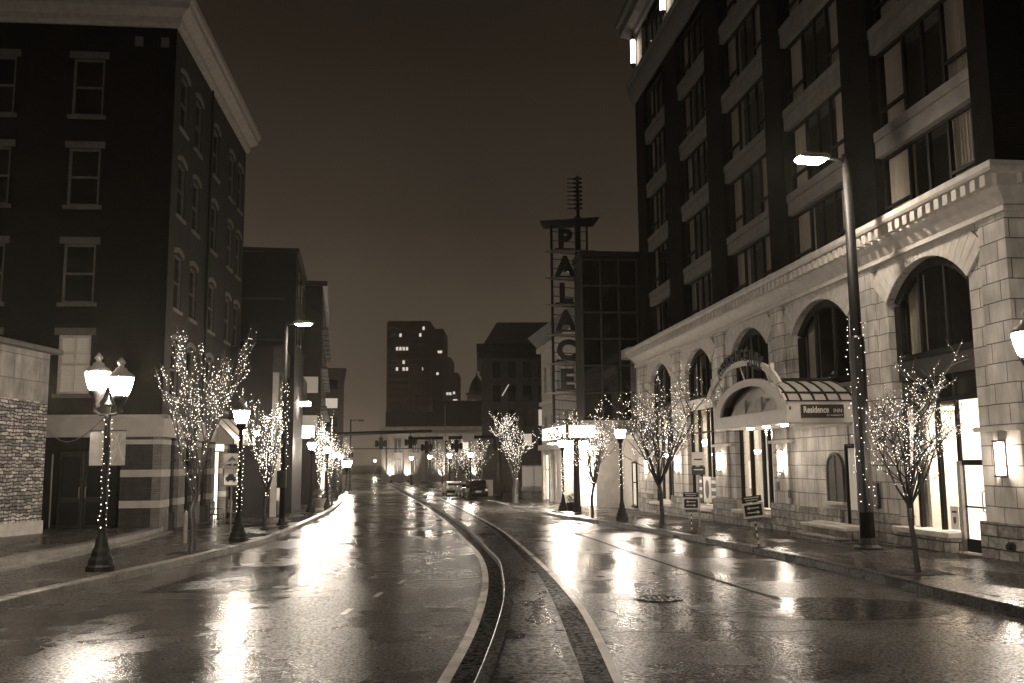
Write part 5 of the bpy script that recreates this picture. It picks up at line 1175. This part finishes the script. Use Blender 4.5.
def kiosk_sign(loc, lean, label):
    t = thing('arrow_sign', label, 'sign', loc, 0, 'framed arrow signs on striped posts by the right kerb'); t.rotation_euler = (0, lean, rad(-8))
    MB().box(-.26, .26, -.015, .015, 1.22, 1.38).build('header_plate', 'bronze', t); MB().box(-.2, .2, -.019, -.015, 1.32, 1.345).build('printed_line', 'sign_white', t); MB().box(-.17, .17, -.019, -.015, 1.26, 1.28).build('printed_line', 'sign_white', t)
    MB().box(-.28, .28, -.02, .02, .80, 1.2).build('plate', 'sign_black', t)
    mb = MB(); mb.box(-.28, .28, -.035, -.02, 1.15, 1.2).box(-.28, .28, -.035, -.02, .80, .85).box(-.28, -.23, -.035, -.02, .85, 1.15).box(.23, .28, -.035, -.02, .85, 1.15); mb.build('frame', 'sign_white', t)
    mb = MB(); mb.prism([(-.17, 1.06), (-.09, 1.11), (-.09, 1.075), (.16, 1.075), (.16, 1.045), (-.09, 1.045), (-.09, 1.01)], 'y', -.028, -.02); mb.prism([(.17, .94), (.09, .99), (.09, .955), (-.16, .955), (-.16, .925), (.09, .925), (.09, .89)], 'y', -.028, -.02); mb.build('arrows', 'sign_white', t)
    MB().box(-.2, .2, -.015, .015, .70, .785).build('footer_plate', 'stone_dim', t)
    for k in range(9): MB().tube([(0, .03, .02+k*.09), (0, .03, .02+k*.09+.09)], .022, 8, caps=(k in (0, 8))).build('post_segment', 'sign_white' if k % 2 else 'black_metal', t)
    MB().lathe([(.17, 0), (.16, .03), (.05, .05)], 12).build('foot', 'black_metal', t)
    return t
kiosk_sign(gl(6.1, 32.4), 0, 'upright framed arrow sign on striped post near the far arched window')
kiosk_sign(gl(6.55, 25.3), rad(-7), 'leaning framed arrow sign on striped post in front of the curtained entrance')
t = thing('no_parking_sign', 'pale sign over a dark plate on a thin post beyond the upright arrow sign', 'sign', gl(7.15, 36.3)); MB().tube([(0, 0, 0), (0, 0, 2.9)], .03, 8).build('post', 'galvanised', t); MB().box(-.24, .24, -.06, -.03, 2.35, 2.85).build('plate', 'sign_white', t); MB().box(-.26, .26, -.06, -.03, 1.98, 2.3).build('plate', 'sign_black', t); MB().box(-.18, .18, -.066, -.06, 2.17, 2.2).build('printed_line', 'sign_white', t); MB().box(-.16, .16, -.066, -.06, 2.55, 2.6).build('printed_line', 'sign_black', t)
t = thing('parking_meter', 'lone parking meter on the corner right of the thick wrapped tree', 'parking meter', gl(1.45, 70.5)); MB().tube([(0, 0, 0), (0, 0, 1.05)], .035, 8).build('post', 'black_metal', t); MB().lathe([(.05, 1.0), (.1, 1.08), (.11, 1.28), (.09, 1.38), (.02, 1.44)], 12).build('head', 'bronze', t)
t = thing('utility_cabinet', 'pale metal utility cabinet on the corner beside the signal pole', 'cabinet', gl(-2.3, 87)); MB().box(-.42, .42, -.3, .3, .12, 1.55).build('body', 'white_paint', t, bevel=.03); MB().box(-.46, .46, -.34, .34, 0, .12).build('plinth', 'kerb', t); MB().box(-.12, -.05, -.33, -.3, .9, 1.0).build('handle', 'black_metal', t); MB().box(-.36, .36, -.312, -.302, .2, 1.45).build('door', 'white_paint', t)
t = thing('planter', 'dark flower tub with clipped plants below the marquee lamp', 'planter', gl(3.5, 55.6)); MB().lathe([(.32, 0), (.42, .45), (.46, .5), (.38, .5), (.36, .42)], 12).build('tub', 'bronze', t)
def leafball(mb, c, r, n, s, seed):
    R = random.Random(seed)
    for _ in range(n):
        v = Vector((R.gauss(0, 1), R.gauss(0, 1), R.gauss(0, 1))).normalized()*r*R.uniform(.4, 1.05); p = Vector(c)+v; a = Vector((R.uniform(-1, 1), R.uniform(-1, 1), R.uniform(-1, 1))).normalized(); b = a.orthogonal().normalized()
        mb.add([p-a*s, p+b*s*.5, p+a*s, p-b*s*.5], [(0, 1, 2, 3)])
mb = MB(); leafball(mb, (0, 0, .65), .38, 260, .06, 1); mb.build('foliage', 'leaf', t, fix=False)
t = thing('planter', 'pale stone planter with shrub at the foot of the slim columnar trees', 'planter', gl(-12.1, 58.8)); MB().lathe([(.28, 0), (.3, .1), (.24, .2), (.42, .7), (.48, .75), (.42, .75)], 14).build('tub', 'limestone', t); mb = MB(); leafball(mb, (0, 0, 1.0), .42, 260, .07, 2); mb.build('foliage', 'leaf', t, fix=False)
# two chairs beside the brick building
def chair(loc, rz, label):
    t = thing('metal_chair', label, 'chair', loc, rz)
    MB().box(-.24, .24, -.22, .22, .43, .47).build('seat', 'bronze', t, bevel=.01); MB().prism([(-.22, .47), (.22, .47), (.22, 1.0), (0, 1.08), (-.22, 1.0)], 'y', .21, .24).build('backrest', 'bronze', t)
    for x in (-.22, .22):
        for y in (-.2, .21): MB().tube([(x, y, .0), (x, y, .45)], .018, 6).build('leg', 'bronze', t)
        MB().tube([(x, .21, .70), (x, -.18, .68), (x, -.2, .46)], .016, 6).build('armrest', 'bronze', t)
    return t
chair(gl(-13.2, 42.0), rad(80), 'left metal chair standing against the side of the brick building'); chair(gl(-13.0, 43.9), rad(75), 'right metal chair standing beside the brick doorway')
MB_ = MB().lathe([(.07, 0), (.07, .85), (.05, .95), (.0, 1.0)], 10).build('bollard', 'galvanised'); MB_.location = gl(-10.2, 29.4); tag(MB_, 'short pale bollard beside the vase-shaped tree trunk', 'bollard')
# ================================================================ cars
def car(loc, rz, label, paint, suv=False, facing_tail=True):
    t = thing('parked_car', label, 'car', loc, rz); L, Wd, Hh = 4.6, 1.82, (1.72 if suv else 1.45)
    # profile in yz: y along the car (front at +y), z up
    if suv: top = [(-2.2, 1.0), (-2.05, 1.62), (-1.7, 1.70), (.3, 1.70), (1.0, 1.10)]
    else: top = [(-2.0, .98), (-1.35, 1.36), (-.9, 1.43), (.25, 1.41), (1.05, .98)]
    body = [(-2.28, .35), (-2.3, .75), (-2.22, 1.0), (-2.0, 1.02), (1.05, .98), (2.05, .82), (2.28, .62), (2.28, .35), (2.1, .22), (-2.1, .22)]
    mb = MB(); mb.prism(body, 'x', -Wd/2, Wd/2); mb.build('body', paint, t, bevel=.07)
    mb = MB(); mb.prism(top+[(1.0, .95), (-2.0, .95)], 'x', -Wd/2+.14, Wd/2-.14); cab = mb.build('cabin', paint, t, bevel=.08)
    yb, yt = top[0][0], top[1][0]; z0, z1 = top[0][1]+.06, top[1][1]-.05
    MB().quad((-.68, yb-.005-.02, z0), (.68, yb-.025, z0), (.6, yt-.03, z1), (-.6, yt-.03, z1)).build('rear_window', 'glass_dark', cab)
    MB().quad((-.68, .99+.06, 1.06), (.68, 1.05, 1.06), (.6, .42, Hh-.1), (-.6, .42, Hh-.1)).build('windscreen', 'glass_dark', cab)
    for sgn in (-1, 1):
        x = sgn*(Wd/2-.135); MB().add([(x, -1.7, 1.06), (x, .75, 1.06), (x, .15, Hh-.12), (x, -1.45, Hh-.12)], [(0, 1, 2, 3)]).build('side_window', 'glass_dark', cab)
        MB().box(sgn*.62, sgn*.88, -2.31, -2.26, .72, .92).build('tail_light', 'tail', t); MB().box(sgn*.58, sgn*.88, 2.15, 2.29, .58, .74).build('headlight', 'frame_light', t)
        MB().box(sgn*.92, sgn*1.06, .72, .85, .98, 1.12).build('wing_mirror', paint, t, bevel=.02)
        for y in (-1.4, 1.4):
            w = MB().tube([(sgn*.72, y, .33), (sgn*.93, y, .33)], .33, 18).build('wheel', 'rubber', t); MB().tube([(sgn*.91, y, .33), (sgn*.94, y, .33)], .2, 12).build('rim', 'galvanised', w)
    MB().box(-.9, .9, -2.34, -2.2, .34, .52).box(-.9, .9, 2.2, 2.33, .34, .5).build('bumper', 'frame_dark', t, bevel=.03); MB().box(-.26, .26, -2.335, -2.31, .62, .76).build('number_plate', 'sign_white', t)
    return t
car((-6.35, 98.5, g(98)), rad(10), 'pale sedan parked behind the two dark cars on the right side of the street', 'car_light')
car((-4.6, 93.0, g(93)), rad(10), 'grey car half hidden between the pale sedan and the dark wagon', 'car_mid')
car((-3.65, 88.0, g(88)), rad(12), 'dark high-roofed car nearest of the three parked on the right', 'car_dark', True)
# ================================================================ person crossing
def person(loc, rz, label):
    J = {'pel': (0, 0, .92), 'spi': (0, .01, 1.15), 'che': (0, .0, 1.36), 'nec': (0, 0, 1.50), 'hip_l': (-.09, 0, .88), 'kne_l': (-.10, -.10, .50), 'ank_l': (-.10, .05, .09), 'toe_l': (-.10, -.10, .04),
         'hip_r': (.09, 0, .88), 'kne_r': (.10, .06, .50), 'ank_r': (.10, .26, .12), 'toe_r': (.10, .14, .03), 'sh_l': (-.19, 0, 1.40), 'el_l': (-.25, .05, 1.13), 'wr_l': (-.25, -.06, .90), 'sh_r': (.19, 0, 1.40), 'el_r': (.25, .06, 1.13), 'wr_r': (.24, -.08, .92),
         'hd0': (0, -.01, 1.58), 'hd1': (0, -.02, 1.70)}
    Rr = {'pel': .15, 'spi': .14, 'che': .165, 'nec': .055, 'hip_l': .10, 'kne_l': .065, 'ank_l': .045, 'toe_l': .04, 'hip_r': .10, 'kne_r': .065, 'ank_r': .045, 'toe_r': .04, 'sh_l': .07, 'el_l': .05, 'wr_l': .035, 'sh_r': .07, 'el_r': .05, 'wr_r': .035, 'hd0': .085, 'hd1': .09}
    E_ = [('pel','spi'),('spi','che'),('che','nec'),('nec','hd0'),('hd0','hd1'),('pel','hip_l'),('hip_l','kne_l'),('kne_l','ank_l'),('ank_l','toe_l'),('pel','hip_r'),('hip_r','kne_r'),('kne_r','ank_r'),('ank_r','toe_r'),('che','sh_l'),('sh_l','el_l'),('el_l','wr_l'),('che','sh_r'),('sh_r','el_r'),('el_r','wr_r')]
    ks = list(J)
    for sgn, w in ((-1, 'wr_l'), (1, 'wr_r')):
        bx = Vector(J[w])
        for k in range(5):
            a = f'{w}f{k}'; b = a+'e'; ks += [a, b]; J[a] = tuple(bx+Vector((sgn*.005, -.035+.017*k, -.07 if k else -.03))); J[b] = tuple(Vector(J[a])+Vector((0, -.012 if k else -.03, -.07+.008*abs(k-2)))); Rr[a] = .010; Rr[b] = .008; E_ += [(w, a), (a, b)]
    me = bpy.data.meshes.new('person'); me.from_pydata([J[k] for k in ks], [(ks.index(a), ks.index(b)) for a, b in E_], [])
    o = bpy.data.objects.new('person', me); COL.objects.link(o); me.materials.append(MATS['cloth_dark'])
    md = o.modifiers.new('skin', 'SKIN'); sv = me.skin_vertices[0].data
    for i, k in enumerate(ks): sv[i].radius = (Rr[k], Rr[k]*.85)
    sv[0].use_root = True
    sb = o.modifiers.new('sub', 'SUBSURF'); sb.levels = 1; sb.render_levels = 2
    o.location = loc; o.rotation_euler = (0, 0, rz); tag(o, label, 'person')
    MB().lathe([(.25, .72), (.21, .95), (.19, 1.2), (.21, 1.40), (.10, 1.49), (.07, 1.53)], 14).build('coat', 'cloth_dark', o, smooth=True)
    MB().lathe([(.03, 1.60), (.105, 1.64), (.115, 1.72), (.09, 1.79), (.02, 1.83)], 12, (0, .015, 0)).build('hair', 'cloth_dark', o, smooth=True)
    mb = MB(); mb.lathe([(.02, 1.585), (.06, 1.6), (.078, 1.66), (.07, 1.72)], 12, (0, -.045, 0)); mb.box(-.012, .012, -.14, -.10, 1.65, 1.68); mb.build('face', 'skin', o, smooth=True)
    return o
pp = person((-3.75, 82.5, g(82.5)), rad(35), 'person in dark coat walking in front of the dark car carrying a pale bag')
t = thing('carried_bag', 'pale shoulder bag held by the person in the dark coat', 'bag', (-3.75, 82.5, g(82.5)), rad(35)); MB().box(-.48, -.24, -.24, .2, .72, 1.05).build('body', 'cloth_pale', t, bevel=.04); MB().tube([(-.36, -.2, 1.04), (-.2, -.05, 1.44), (-.36, .16, 1.04)], .012, 6).build('strap', 'cloth_dark', t)
# ================================================================ misty air
mb = MB().box(-1400, 1400, -90, 2000, -4, 175)
hz = mb.build('haze', 'interior'); hz.data.materials.clear()
m = bpy.data.materials.new('mist'); m.use_nodes = True; n = m.node_tree.nodes; n.remove(n['Principled BSDF']); v = n.new('ShaderNodeVolumePrincipled')
v.inputs['Color'].default_value = (.9, .82, .70, 1); v.inputs['Density'].default_value = .00042; v.inputs['Anisotropy'].default_value = .72
m.node_tree.links.new(v.outputs[0], n['Material Output'].inputs['Volume']); hz.data.materials.append(m); hz['kind'] = 'stuff'
# thing() leaves parts' Empties without labels: they are parts of their parents
for o in list(bpy.data.objects):
    for k in ('label', 'category'):
        if o.parent and k in o.keys() and k == 'category': del o[k]
